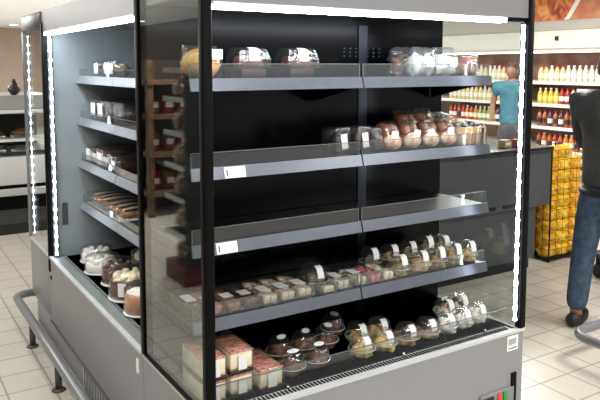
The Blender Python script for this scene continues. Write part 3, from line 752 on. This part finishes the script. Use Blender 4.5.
round_cake('cream_cake', 'low round white cream cake, second from the far end on the left deck', (.2, 1.92, LDECK), .09, .055, 'white_cream', 'white_cream', True, False, 5, 8)
round_cake('chocolate_cake', 'round chocolate cake behind the labelled one, half hidden, on the left deck', (.215, 1.655, LDECK), .085, .09, 'choc', 'choc', True, False, 8, 6)
round_cake('chocolate_cake', 'round chocolate cake with cream swirls and white price sticker on the left deck', (.195, 1.395, LDECK), .1, .105, 'choc', 'cream', True, True, 11, 8)
round_cake('caramel_cake', 'tall round caramel layer cake with white top, nearest the post on the left deck', (.172, 1.14, LDECK), .082, .1, 'caramel', 'white_cream', True, False, 14)
round_cake('chocolate_cake', 'round dark cake with nut topping behind the cream swirl chocolate cake', (.43, 1.72, LDECK), .11, .1, 'choc_dark', 'biscuit', True, False, 17, 8)
# a white cake inside the far cabinet's glass
G = 'cake in the far end cabinet'
round_cake('cream_cake', 'white cream cake behind the far glass panel with LED strip', (.11, D2+.28, ZB-.0105), .06, .05, 'white_cream', 'white_cream', False, False, 21, 6)

for o in list(bpy.data.objects):
    if o not in BEFORE and o.parent is None and o.type != 'LIGHT' and not o.name.startswith('bumper_rail'):
        o.location = Vector(AT)+o.location*UNIT; o.scale = (UNIT,)*3
bpy.context.view_layer.update()

# ---------------------------------------------------------------- service counter far left
sc = thing('service_counter', 'refrigerated service counter with white and black front by the beige wall', 'counter', (0, 4.88, 0))
MB().box(-.8, 2.2, .0, .9, .0, .09).build('plinth', M['ink'], sc)
MB().box(-.8, 2.2, .02, .9, .09, .24).build('lower_panel', mat('charcoal_panel', rgb(62, 62, 64), .5), sc)
MB().box(-.8, 2.2, .0, .9, .24, .37).build('black_panel', M['gloss_black'], sc)
MB().rbox(-.8, 2.2, -.03, .06, .37, .44, .012).build('bumper_strip', mat('silver_strip', rgb(196, 196, 196), .3, .2), sc)
MB().box(-.8, 2.2, .0, .9, .44, .475).build('dark_gap', M['gloss_black'], sc)
MB().rbox(-.8, 2.2, -.02, .9, .475, .74, .01).build('white_front', mat('counter_white', rgb(214, 214, 214), .4), sc)
MB().box(-.8, 2.2, .1, .8, .76, .78).build('display_deck', M['deck'], sc)
MB().box(-.8, 2.2, .0, .01, .74, 1.13).build('front_glass', M['pane'], sc)
MB().box(-.8, 2.2, -.01, .3, .885, .91).build('glass_shelf', M['white'], sc)
MB().rbox(-.8, 2.2, -.012, .3, 1.15, 1.185, .008).build('top_rail', M['white'], sc)
MB().box(-.8, 2.2, .0, .9, 1.19, 1.32).build('top_canopy', mat('canopy_light_grey', rgb(168, 168, 166), .4), sc)
MB().box(-.8, 2.2, .85, .9, .74, 1.19).build('back_wall', mat('counter_back', rgb(70, 62, 56), .5, 0, .4, 6), sc)
G = 'food trays in the service counter'
for i, (x, z, m, l) in enumerate([(.05, .911, 'crust', 'tray of browned food on the glass shelf of the service counter, left one'), (.33, .911, 'brown_slice', 'tray of brown food on the glass shelf of the service counter, right one'),
                                  (.05, .781, 'greenfill', 'tray of dark food low in the service counter, left one'), (.33, .781, 'choc', 'tray of dark food low in the service counter, right one')]):
    t = thing('food_tray', l, 'food tray', (x, 5.03, z), 0, G)
    MB().rbox(-.12, .12, -.1, .12, 0, .03, .006).build('tray', M['chrome'], t)
    MB().blob((0, 0, .03), (.11, .09, .055), .4, 25, 18, 8, i, .026).build('food', M[m], t)
t = thing('dark_bag', 'small dark tied bag sitting on top of the service counter', 'bag', (.27, 4.98, 1.3205))
MB().blob((0, 0, .055), (.055, .05, .065), .3, 22, 16, 10, 4, .001).build('bag_body', mat('bag_dark_brown', rgb(58, 44, 42), .4, 0, .4, 20), t)
MB().blob((-.005, 0, .13), (.02, .018, .02), .4, 40, 10, 8, 6).build('bag_knot', M['ink'], t)

# ---------------------------------------------------------------- downlights
G = 'ceiling downlights'
def downlight(label, x, y):
    t = thing('downlight', label, 'ceiling light', (x, y, CEIL), 0, G)
    MB().lathe([(.1, -.012), (.115, -.012), (.12, -.001)], 24).build('trim_ring', M['white'], t)
    MB().lathe([(.085, -.02), (.09, -.0125)], 24).build('lamp_disc', M['lamp'], t)
downlight('small bright downlight in the ceiling above the beige wall at upper left', 2.05, 15.3)
for i, (px, py) in enumerate([(-6.49+1.8, 16.2), (-4.3, 12.4), (-3.6, 11.6)]):
    downlight(['ceiling downlight mirrored in the side glass, lowest of three', 'ceiling downlight mirrored in the side glass, middle of three', 'ceiling downlight mirrored in the side glass, highest of three'][i], px, py)
for i, (lx, ly, lp) in enumerate(UNSEEN_LAMPS):  # housings for the unseen lamps, the added ones included
    nm = ['over the aisle left of the island refrigerator', 'above the person in jeans', 'above the checkout counter', 'above the wooden bread rack', 'added behind the island refrigerator', 'added beyond the bread rack', 'added far down by the back wall on the right', 'added far down by the back wall on the left', 'added over the aisle in front of the cakes', 'added over the aisle right of the camera'][i]
    t = thing('unseen_panel_light', 'flat white housing of an unseen ceiling light '+nm, 'ceiling light', (lx, ly, CEIL), 0, 'unseen ceiling panel lights')
    MB().rbox(-.58, .58, -.28, .28, -.018, -.001, .004).build('housing', M['white'], t)

# ---------------------------------------------------------------- bread racks across the left aisle (seen mirrored in the side glass)
wood = mat('pale_wood', rgb(112, 86, 60), .5, 0, .25, 6, alt=rgb(92, 68, 46))
red_pk = mat('red_packet', rgb(150, 30, 40), .4, 0, .2, 20)
rk = thing('bread_rack', 'wooden bread rack with pale uprights, mirrored far back in the side glass', 'rack', (-2.6, 4.85, 0))
for x in (-.0, .84):
    MB().box(x-.03, x+.03, 0, .06, 0, 1.66).build('upright', wood, rk); MB().box(x-.03, x+.03, .5, .56, 0, 1.66).build('upright', wood, rk)
for z in (.22, .64, 1.04, 1.4):
    MB().box(-.03, .87, -.02, .56, z, z+.045).build('rack_shelf', wood, rk)
MB().box(-.03, .87, .55, .58, .0, 1.66).build('rack_back', mat('rack_back_brown', rgb(66, 52, 44), .6), rk)
for zi, z in enumerate((.265, .685, 1.085)):
    for i in range(5):
        t = thing('bread_packet', 'packet on the wooden bread rack, mirrored, %s from the aisle on %s board' % (['first', 'second', 'third', 'fourth', 'fifth'][i], ['the lowest', 'the middle', 'the upper'][zi]), 'packet', (-1.85-.17*i, 5.05, z+.0005), 0, 'packets on the wooden bread rack')
        pillow(.14, .13, .2, None, i+zi*5, .12).build('packet_body', red_pk if (i+zi) % 3 == 0 else M['crust'], t)
        MB().box(-.04, .04, -.068, -.066, .07, .13).build('sticker', M['plain'], t)
gd = thing('bread_gondola', 'dark gondola with white price strips facing the side glass, seen mirrored', 'rack', (-1.15, 2.69, 0))
MB().box(-.34, -.3, -.18, .19, .0, 1.72).build('spine', M['ink'], gd)
MB().box(-.3, .0, -.18, .19, .0, .14).build('base', mat('dark_red_base', rgb(84, 26, 30), .5), gd)
for z in (.36, .62, .86, 1.1, 1.35, 1.56):
    s = MB().box(-.3, -.004, -.18, .19, z, z+.012).build('gondola_shelf', M['shelf'], gd)
    MB().box(-.004, .001, -.18, .19, z-.012, z+.026).build('price_strip', mat('pale_strip', rgb(196, 196, 192), .4), s)
MB().box(-.3, -.01, -.2, -.18, .14, 1.72).build('end_panel', M['ink'], gd)
for zi, z in enumerate((.14, .372, .632, .872, 1.112, 1.362)):
    for i in range(2):
        t = thing('bread_packet', 'bagged loaf on the dark gondola, %s on its %s shelf, mirrored in the glass' % (['nearer one', 'farther one'][i], ['bottom', 'second', 'third', 'fourth', 'fifth', 'top'][zi]), 'packet', (-1.27, 2.6+.18*i, z+.0005), PI/2, 'bagged loaves on the dark gondola')
        MB().blob((0, 0, .07), (.07, .07, .065), .15, 20, 14, 9, i+zi, .003).build('loaf', M['crust'] if (i+zi) % 2 else M['tan'], t)
        pillow(.155, .15, .16, None, i+zi*3, .15).build('clear_bag', M['film'], t)

# ---------------------------------------------------------------- juice fridge and poster on the right
FX = 6.9
jf = thing('juice_fridge', 'long wall fridge full of juice bottles under a white bulkhead', 'fridge', (FX, 0, 0))
y0, y1 = 2.2, 7.6
MB().box(.02, .85, y0, y1, 0, .16).build('fridge_base', M['grey'], jf)
MB().box(.78, .85, y0, y1, .16, 1.83).build('back_panel', mat('fridge_back', rgb(120, 60, 44), .5, 0, .4, 2, alt=rgb(150, 130, 110)), jf)
MB().box(.0, .85, y0, y1, 1.83, 2.065).build('bulkhead', mat('bulkhead_white', rgb(226, 224, 218), .5, 0, .02, 2), jf)
MB().box(.05, .85, y0-.04, y0, 0, 1.83).build('end_wall', M['white'], jf)
MB().box(.05, .85, y1, y1+.04, 0, 1.83).build('end_wall', M['white'], jf)
FRZ = [.16, .46, .77, 1.08, 1.385]
for z in FRZ[1:]:
    s = MB().box(.04, .78, y0, y1, z-.022, z).build('fridge_shelf', M['white'], jf)
    MB().box(.025, .04, y0, y1, z-.04, z+.004).build('price_rail', M['white'], s)
lt = MB().box(.06, .14, y0+.1, y1-.1, 1.79, 1.83).build('fridge_lamp', M['white'], jf)
MB().box(.065, .135, y0+.1, y1-.1, 1.775, 1.79).build('lamp_tube', M['fridge_lamp'], lt)
MB().box(-.004, .0, 3.97, 4.03, 1.93, 1.99).build('bulkhead_fitting', M['ink'], jf)
# poster
po = thing('food_poster', 'food poster with a white plate rim above the juice fridge', 'poster', (FX+.018, 0, 2.2))
pm = bpy.data.materials.new('poster_print'); pm.use_nodes = True; nt = pm.node_tree; bs = nt.nodes['Principled BSDF']
tc = nt.nodes.new('ShaderNodeTexCoord'); no = nt.nodes.new('ShaderNodeTexNoise'); no.inputs['Scale'].default_value = 5.5; no.inputs['Detail'].default_value = 4; no.inputs['Distortion'].default_value = 1.2
nt.links.new(tc.outputs['Object'], no.inputs['Vector']); cr = nt.nodes.new('ShaderNodeValToRGB'); e = cr.color_ramp
e.elements[0].position = .34; e.elements[0].color = rgb(128, 44, 24); e.elements[1].position = .68; e.elements[1].color = rgb(222, 168, 96)
x = e.elements.new(.46); x.color = rgb(190, 92, 48); x = e.elements.new(.56); x.color = rgb(206, 126, 60)
nt.links.new(no.outputs['Fac'], cr.inputs[0]); nt.links.new(cr.outputs[0], bs.inputs['Base Color']); bs.inputs['Roughness'].default_value = .4
MB().box(-.012, 0, 2.4, 4.5, 0, .355).build('poster_sheet', pm, po)
rim = [(3.72, .245+.03), (3.755, .21), (3.796, .147), (3.853, .06), (3.9, .0)]
v, f = [], []
for (yy, zz) in rim: v += [(-.0132, yy, max(zz, .001)), (-.0132, yy-.075+.2*max(0, .1-zz)*0, max(zz, .001))]
v = [(-.0132, 3.64, .354), (-.0132, 3.55, .354)]+v
for i in range(len(rim)): f.append((2*i, 2*i+2, 2*i+3, 2*i+1))
MB().add(v, f).build('plate_rim_print', M['white'], po)
sal = [(-.0128, 2.42, .354), (-.0128, 3.56, .354), (-.0128, 3.65, .275), (-.0128, 3.69, .21), (-.0128, 3.73, .147), (-.0128, 3.79, .06), (-.0128, 3.83, .001), (-.0128, 2.42, .001)]
MB().add(sal, [tuple(range(8))]).build('salmon_print', mat('salmon_print', rgb(206, 152, 116), .4, 0, .2, 4, alt=rgb(188, 112, 80)), po)

# bottles
def bottle(label, cat, loc, col, cap, group, h=.22, r=.036, lab=None):
    t = thing('juice_bottle', label, cat, loc, 0, group)
    ks = []
    ks.append(MB().lathe([(r*.9, 0), (r, .008), (r, h*.58), (r*.85, h*.7), (r*.4, h*.86), (r*.38, h*.9)], 14).build('bottle', col, t))
    ks.append(MB().lathe([(r*.44, h*.9), (r*.44, h)], 12).build('cap', cap, t))
    ks.append(MB().lathe([(r*1.02, h*.2), (r*1.02, h*.5)], 14, None, True, False).build('wrap_label', lab or M['plain'], t))
    KIDS[t.name] = ks
    return t
def jm(n, c): return mat(n, c, .25, 0, .12, 20)
COL = {'yellow': jm('juice_yellow', rgb(226, 196, 84)), 'orange': jm('juice_orange', rgb(218, 120, 44)), 'red': jm('juice_red', rgb(176, 50, 32)), 'amber': jm('juice_amber', rgb(176, 92, 40)),
       'green': jm('juice_green', rgb(150, 160, 60)), 'purple': jm('juice_purple', rgb(88, 50, 84)), 'white': jm('milk_white', rgb(236, 228, 206)), 'cream': jm('milk_cream', rgb(238, 214, 150))}
caps = {'white': M['white'], 'red': mat('red_cap', rgb(190, 40, 36), .4), 'blue': mat('blue_cap', rgb(60, 90, 170), .4)}
ORD = ['first', 'second', 'third', 'fourth', 'fifth', 'sixth', 'seventh', 'eighth', 'ninth', 'tenth', 'eleventh', 'twelfth', 'thirteenth', 'fourteenth', 'fifteenth', 'sixteenth']
LV = {1: 'lowest visible', 2: 'third', 3: 'second', 4: 'top'}
plan = {4: ['cream', 'cream', 'white', 'cream', 'cream', 'white', 'white', 'white', 'white', 'white', 'white'], 3: ['yellow', 'yellow', 'yellow', 'yellow', 'red', 'red', 'cream', 'white', 'white', 'white', 'orange'],
        2: ['amber', 'amber', 'purple', 'amber', 'purple', 'amber', 'amber', 'orange', 'red', 'amber', 'amber'], 1: ['amber', 'orange', 'amber', 'red', 'amber', 'orange', 'orange', 'amber', 'orange', 'orange', 'red']}
proto = {}
lab_y = mat('label_yellow', rgb(240, 214, 120), .4); lab_d = mat('label_dark', rgb(60, 44, 60), .4, 0, .3); lab_w = mat('label_offwhite', rgb(240, 236, 220), .4)
def put_bottle(c, label, y, z, group, dx=.12):
    if c not in proto:
        proto[c] = bottle(label, 'bottle', (FX+dx, y, z+.0005), COL[c], caps['red' if c in ('cream',) else 'white' if c in ('yellow', 'orange', 'white', 'green') else 'red'], group, .215, .036, {'yellow': lab_y, 'cream': lab_w, 'amber': lab_d, 'purple': lab_w}.get(c, lab_w))
        return proto[c]
    return dup(proto[c], label, (FX+dx, y, z+.0005), 0, group)
for lev in (4, 3, 2, 1):
    z = FRZ[lev]
    for i, c in enumerate(plan[lev]):
        if lev == 3 and i in (7, 8, 9): continue
        y = 4.33-.088*i
        put_bottle(c, '%s juice bottle on the %s fridge shelf, %s right of the cabinet post' % (c, LV[lev], ORD[i]), y, z, 'juice bottles right of the post')
plan2 = {4: ['white', 'cream', 'white', 'white', 'cream', 'white', 'white', 'white', 'cream', 'white', 'white', 'white', 'cream', 'white'], 3: ['cream', 'cream', 'white', 'cream', 'cream', 'white', 'cream', 'cream', 'white', 'cream', 'cream', 'cream', 'white', 'cream'],
         2: ['red', 'red', 'amber', 'red', 'orange', 'red', 'orange', 'green', 'green', 'green', 'green', 'purple', 'red', 'purple']}
for lev in (4, 3, 2):
    z = FRZ[lev]
    for i, c in enumerate(plan2[lev]):
        y = 6.05-.088*i
        put_bottle(c, '%s juice bottle on the %s fridge shelf, %s from left seen through the cabinet glass' % (c, LV[lev], ORD[i]), y, z, 'juice bottles seen through the cabinet glass')
# white cartons stacked near the person's shoulder
for k in range(5):
    t = thing('juice_carton', '%s carton in the white stack beside the dark jacket on the second fridge shelf' % ['lowest', 'second lowest', 'middle', 'second highest', 'highest'][k], 'carton', (FX+.07, 3.62-.006*(k % 2), FRZ[3]+.0005+k*.043), 0, 'white cartons stacked by the dark jacket')
    MB().rbox(-.03, .2, -.075, .075, 0, .042, .004).build('carton_body', M['white'], t)
    MB().box(-.0312, -.03, -.05, .05, .012, .02).build('carton_print', mat('grey_print', rgb(120, 120, 126), .5), t)

# ---------------------------------------------------------------- checkout counter
cc = thing('checkout_counter', 'dark grey checkout counter with black top, seen through the glass end', 'counter', (3.66, 1.5, 0), 0)
MB().box(-1.4, -.14, .03, .62, .08, .92).build('counter_body', M['counter'], cc)
MB().box(-1.36, -.18, .05, .6, .0, .08).build('plinth', M['ink'], cc)
MB().box(-1.4, -.01, .0, .03, .5, .93).build('front_panel', M['counter'], cc)
MB().rbox(-1.43, .0, -.02, .65, .93, .965, .006).build('counter_top', mat('counter_top_dark', rgb(42, 42, 44), .25, 0, .1, 5), cc)
MB().box(-.06, -.02, .56, .6, .0, .93).build('leg', M['ink'], cc)
for i in range(3):
    MB().box(-1.15+.3*i, -.93+.3*i, -.004, .002, .52, .545).build('vent_slot', M['slot'], cc)
G = 'small goods on the checkout counter'
for i, (x, y, c, l) in enumerate([(3.4, 1.62, rgb(170, 60, 50), 'small red box on the right end of the checkout counter'), (3.53, 1.66, rgb(225, 220, 214), 'small white box at the corner of the checkout counter'), (3.27, 1.64, rgb(190, 150, 110), 'small tan box on the checkout counter beside the red box')]):
    t = thing('small_box', l, 'box', (x, y, .9655), .2, G)
    MB().rbox(-.045, .045, -.03, .03, 0, .06, .003).build('box_body', mat('box_%d' % i, c, .5, 0, .2, 30), t)
    MB().box(-.03, .03, -.0315, -.03, .02, .04).build('box_print', M['plain'], t)

# ---------------------------------------------------------------- wire basket of yellow packets
bx = thing('wire_basket', 'tall black wire basket full of yellow packets by the checkout counter', 'basket', (3.72, 1.545, 0), 0)
BW, BD, BH = .48, .34, .92
def wires(mb, fixed, axis, a0, a1, z0, z1, na, nz):
    for i in range(na+1):
        a = a0+(a1-a0)*i/na
        p = [(a, fixed, z0), (a, fixed, z1)] if axis == 'x' else [(fixed, a, z0), (fixed, a, z1)]
        mb.tube(p, .002, 5)
    for i in range(nz+1):
        z = z0+(z1-z0)*i/nz
        p = [(a0, fixed, z), (a1, fixed, z)] if axis == 'x' else [(fixed, a0, z), (fixed, a1, z)]
        mb.tube(p, .002, 5)
wire_m = mat('black_wire', rgb(34, 32, 28), .4, .5)
m = MB(); wires(m, 0, 'x', 0, BW, .02, BH, 6, 11); m.build('wire_side', wire_m, bx)
m = MB(); wires(m, 0, 'y', 0, BD, .02, BH, 5, 11); m.build('wire_side', wire_m, bx)
m = MB(); wires(m, BD, 'x', 0, BW, .02, BH, 6, 11); m.build('wire_side', wire_m, bx)
m = MB(); wires(m, BW, 'y', 0, BD, .02, BH, 5, 11); m.build('wire_side', wire_m, bx)
m = MB(); m.box(0, BW, 0, BD, .018, .024); m.build('basket_floor', wire_m, bx)
for x in (0, BW):
    for y in (0, BD): MB().box(x-.005, x+.005, y-.005, y+.005, 0, BH+.01).build('corner_post', wire_m, bx)
yel = [mat('packet_yellow', rgb(252, 220, 70), .35, 0, .2, 9, alt=rgb(244, 196, 48)), mat('packet_gold', rgb(248, 208, 60), .35, 0, .2, 9, alt=rgb(236, 168, 44))]
red_print = mat('orange_print', rgb(226, 150, 52), .4)
rr = random.Random(5)
def packet(label, x, y, z, seed, group):
    t = thing('yellow_packet', label, 'packet', (x, y, z), rr.uniform(-.06, .06), group)
    pillow(.136, .148, .104, None, seed, .16).build('packet_body', yel[seed % 2], t)
    MB().blob((rr.uniform(-.02, .02), -.071, .05), (.028, .008, .02), .2, 30, 10, 6, seed).build('packet_print', red_print if seed % 3 else M['cream'], t)
    return t
rowname = ['bottom', 'second', 'third', 'fourth', 'fifth', 'sixth', 'seventh', 'eighth', 'top']
n = 0
for r_ in range(9):
    for q_ in range(2):
        for c_ in range(3):
            if r_ == 8 and (c_ == 2 or q_ == 1): continue
            n += 1
            packet('yellow packet in the wire basket, %s layer, %s, %s' % (rowname[r_], ['front row', 'back row'][q_], ['left', 'middle', 'right'][c_]), 3.72+.083+c_*.157, 1.545+.088+.164*q_, .0245+r_*.1025, n, 'yellow packets in the wire basket')

# ---------------------------------------------------------------- people
def skin(name, joints, edges, m, parent, sub=2, smooth=True):
    me = bpy.data.meshes.new(name); me.from_pydata([j[0] for j in joints], edges, [])
    o = bpy.data.objects.new(name, me); C.collection.objects.link(o)
    md = o.modifiers.new('skin', 'SKIN'); md.use_smooth_shade = True
    for i, j in enumerate(joints):
        r = j[1]; me.skin_vertices[0].data[i].radius = (r, r) if not isinstance(r, tuple) else r
        me.skin_vertices[0].data[i].use_root = (i == 0)
    s = o.modifiers.new('sub', 'SUBSURF'); s.levels = sub; s.render_levels = sub
    dg = bpy.context.evaluated_depsgraph_get(); dg.update()
    ev = bpy.data.meshes.new_from_object(o.evaluated_get(dg))
    o.modifiers.clear(); o.data = ev; ev.materials.clear(); ev.materials.append(m)
    for p in ev.polygons: p.use_smooth = True
    o.name = name
    if parent: o.parent = parent
    return o
skin_m = mat('skin', rgb(150, 104, 80), .5, 0, .06, 12)
def person(label, loc, rz, top_m, leg_m, shoe_m, hair_m, H=1.7, armpose='push', sleeves=True, stride=.12):
    k = H/1.75
    t = thing('person', label, 'person', loc, rz)
    S = lambda p: tuple(c*k for c in p)
    hipL, hipR = (-.085, 0, .86), (.085, 0, .86)
    knL, knR = (-.105, -.01-stride*.4, .5), (.105, .0+stride*.5, .5)
    anL, anR = (-.11, .03-stride, .08), (.11, .03+stride, .08)
    toL, toR = (-.125, -.13-stride, .035), (.125, -.13+stride, .035)
    shL, shR = (-.19, .0, 1.42), (.19, .0, 1.42)
    if armpose == 'push':
        elL, elR = (-.2, -.1, 1.15), (.2, -.1, 1.15); wrL, wrR = (-.13, -.33, 1.08), (.13, -.33, 1.08)
        fd = Vector((0, -1, -.25)).normalized()
    else:
        elL, elR = (-.25, .03, 1.15), (.27, -.05, 1.16); wrL, wrR = (-.22, -.13, .97), (.2, -.26, 1.2)
        fd = Vector((0, -.8, .1)).normalized()
    J = [((0, 0, .97), (.1, .08)), ((0, .01, 1.1), (.105, .08)), ((0, .02, 1.27), (.12, .085)), ((0, .015, 1.38), (.085, .065)), ((0, .005, 1.5), .055), ((0, -.01, 1.56), .055),
         (hipL, .06), (knL, .05), (anL, .042), (toL, .035), (hipR, .06), (knR, .05), (anR, .042), (toR, .035),
         (shL, .046), (elL, .043), (wrL, .03), (shR, .046), (elR, .043), (wrR, .03)]
    E = [(0, 1), (1, 2), (2, 3), (3, 4), (4, 5), (0, 6), (6, 7), (7, 8), (8, 9), (0, 10), (10, 11), (11, 12), (12, 13), (3, 14), (14, 15), (15, 16), (3, 17), (17, 18), (18, 19)]
    # palms and five fingers per hand
    for side, wi in ((-1, 16), (1, 19)):
        wv = Vector(J[wi][0]); palm = wv+fd*.06; J.append((tuple(palm), (.034, .018))); E.append((wi, len(J)-1)); pi_ = len(J)-1
        for q in range(4):
            off = Vector((side*(-.03+.02*q), 0, 0)); ln = [.062, .072, .068, .054][q]
            a_ = palm+off+fd*.025; b_ = a_+fd*ln*.5+Vector((0, 0, -.012)); c_ = b_+fd*ln*.35+Vector((0, 0, -.03))
            s0 = len(J); J += [(tuple(a_), .0095), (tuple(b_), .0088), (tuple(c_), .0075)]; E += [(pi_, s0), (s0, s0+1), (s0+1, s0+2)]
        a_ = wv+fd*.03+Vector((-side*.03, 0, 0)); b_ = a_+fd*.03+Vector((-side*.025, 0, -.012)); c_ = b_+fd*.028+Vector((-side*.004, 0, -.016))
        s0 = len(J); J += [(tuple(a_), .012), (tuple(b_), .0105), (tuple(c_), .009)]; E += [(wi, s0), (s0, s0+1), (s0+1, s0+2)]
    J = [(S(p), tuple(c*k for c in r) if isinstance(r, tuple) else r*k) for p, r in J]
    body = skin('body', J, E, skin_m, t, 1)
    # head: shaped ellipsoid with jaw, nose, ears; joined into the body mesh
    hb = MB(); n, m_ = 22, 16; v, f = [], []
    for j in range(m_+1):
        th = PI*j/m_
        for i in range(n):
            a = 2*PI*i/n; d = Vector((math.sin(th)*math.cos(a), math.sin(th)*math.sin(a), math.cos(th)))
            x, y, z = d.x*.074, d.y*.094, d.z*.118
            if z < 0: x *= 1+z*2.6; y = y*(1+z*2.0)-.012*(-z/.118)
            if d.y < -.75 and -.25 < d.z < .12: y -= .016*max(0, 1-abs(d.x)*3.2)     # nose
            if d.y < -.7 and .1 < d.z < .32 and .2 < abs(d.x) < .55: y += .008       # eye sockets
            v.append((x, y-.012, z+1.635))
    for j in range(m_):
        for i in range(n): f.append((j*n+i, (j+1)*n+i, (j+1)*n+(i+1) % n, j*n+(i+1) % n))
    hb.add(v, f, True)
    for sx in (-1, 1): hb.blob((sx*.076, .0, 1.63), (.012, .02, .032), .1, 20, 10, 8, 2)
    hb.v = [S(p) for p in hb.v]
    head = hb.build('head', skin_m, None)
    bm = bmesh.new(); bm.from_mesh(body.data); bm.from_mesh(head.data); bm.to_mesh(body.data); bm.free()
    bpy.data.objects.remove(head)
    for p in body.data.polygons: p.use_smooth = True
    e = MB()
    for sx in (-1, 1): e.blob((sx*.03, -.088, 1.645), (.013, .008, .007), 0, 1, 10, 6)
    e.v = [S(p) for p in e.v]; e.build('eyes', M['ink'], t)
    e = MB().blob((0, -.086, 1.575), (.024, .008, .006), 0, 1, 10, 6); e.v = [S(p) for p in e.v]; e.build('mouth', mat('lips', rgb(140, 80, 70), .5), t)
    # hair cap
    v, f = [], []
    hh = MB(); m2 = 9
    for j in range(m2+1):
        for i in range(n):
            a = 2*PI*i/n; back = (math.sin(a)+1)/2
            th = (PI*.34+PI*.3*back)*j/m2
            d = Vector((math.sin(th)*math.cos(a), math.sin(th)*math.sin(a), math.cos(th))); kk = 1.08+.03*mnoise.noise(d*9)
            v.append((d.x*.076*kk, d.y*.096*kk-.01, d.z*.12*kk+1.635))
    for j in range(m2):
        for i in range(n): f.append((j*n+i, (j+1)*n+i, (j+1)*n+(i+1) % n, j*n+(i+1) % n))
    hh.add([S(p) for p in v], f, True); hh.build('hair', hair_m, t)
    # clothes
    def cl(name, JJ, EE, mt, sub=2):
        return skin(name, [(S(p), tuple(c*k for c in r) if isinstance(r, tuple) else r*k) for p, r in JJ], EE, mt, t, sub)
    mid = lambda a, b, u: tuple(a[i]+(b[i]-a[i])*u for i in range(3))
    TJ = [((0, .01, 1.1), (.16, .12)), ((0, .0, .86), (.17, .135)), ((0, .02, 1.27), (.18, .125)), ((0, .015, 1.4), (.16, .115)), ((0, .008, 1.5), (.085, .08)),
          (shL, .088), (mid(shL, elL, .5), .076), (shR, .088), (mid(shR, elR, .5), .074)]
    TE = [(0, 1), (0, 2), (2, 3), (3, 4), (3, 5), (5, 6), (3, 7), (7, 8)]
    if sleeves:
        TJ += [(elL, .064), (mid(elL, wrL, .92), .046), (elR, .064), (mid(elR, wrR, .92), .046)]
        TE += [(6, 9), (9, 10), (8, 11), (11, 12)]
    cl('jacket' if sleeves else 'shirt', TJ, TE, top_m)
    hpL, hpR = (-.088, 0, .74), (.088, 0, .74)
    PJ = [((0, 0, .98), (.14, .115)), ((0, 0, .88), (.155, .125)), (hpL, .1), (knL, .079), (mid(knL, anL, .97), .067), (hpR, .1), (knR, .079), (mid(knR, anR, .97), .067)]
    cl('jeans', PJ, [(0, 1), (1, 2), (2, 3), (3, 4), (1, 5), (5, 6), (6, 7)], leg_m)
    for an, to in ((anL, toL), (anR, toR)):
        s_ = MB(); heel = (an[0], an[1]+.055, .045)
        pts_ = [heel, (an[0], an[1]-.02, .05), mid(an, to, .7), to]
        pts_ = [(p[0], p[1], .045) for p in pts_]
        s_.tube([S(p) for p in pts_], [.036*k, .046*k, .044*k, .03*k], 12); s_.v = [(p[0], p[1], max(0.002, p[2]*1.15)) for p in s_.v]
        s_.build('shoe', shoe_m, t)
    if sleeves:
        MB().tube([S((.152*math.cos(a), .121*math.sin(a), .865)) for a in [2*PI*i/24 for i in range(24)]], .019*k, 8, True).build('belt', M['ink'], t)
    return t
denim = mat('blue_denim', rgb(66, 84, 106), .75, 0, .25, 25, alt=rgb(48, 64, 84))
jacket = mat('charcoal_jacket', rgb(66, 66, 66), .6, 0, .2, 14, alt=rgb(52, 52, 53))
person('person in charcoal jacket and blue jeans pushing a trolley, cut by the right edge', (2.85, .47, 0), math.radians(100), jacket, denim, M['ink'], mat('dark_hair', rgb(54, 46, 36), .6, 0, .3, 60), 1.7, 'push', True, .1)
person('person in teal t-shirt standing behind the checkout counter, seen through the glass', (6.12, 4.07, 0), math.radians(-60), mat('teal_shirt', rgb(64, 116, 134), .7, 0, .15, 10), mat('dark_trousers', rgb(60, 58, 70), .7), M['ink'], mat('black_hair', rgb(70, 56, 50), .6, 0, .3, 60), 1.64, 'rest', False, .03)

# ---------------------------------------------------------------- trolley pushed by the person
tr = thing('trolley', 'dark trolley with black casters beside the legs in blue jeans', 'trolley', (3.95, .93, 0))
MB().rbox(-.3, .5, -.2, .2, .17, .2, .01).build('platform', M['foot'], tr)
MB().tube([(-.3, -.17, .2), (-.34, -.17, .6), (-.34, -.17, .95), (-.34, .17, .95), (-.34, .17, .6), (-.3, .17, .2)], .014, 8).build('handle', M['ink'], tr)
for x in (-.24, .42):
    for y in (-.15, .15):
        c_ = MB().box(x-.02, x+.02, y-.018, y+.018, .1, .17).build('caster', M['ink'], tr)
        MB().lathe([(.03, -.014), (.06, -.012), (.062, 0), (.06, .012), (.03, .014)], 18, T((x, y, .062)) @ RX(PI/2)).build('wheel', mat('rubber', rgb(24, 24, 25), .6), c_)
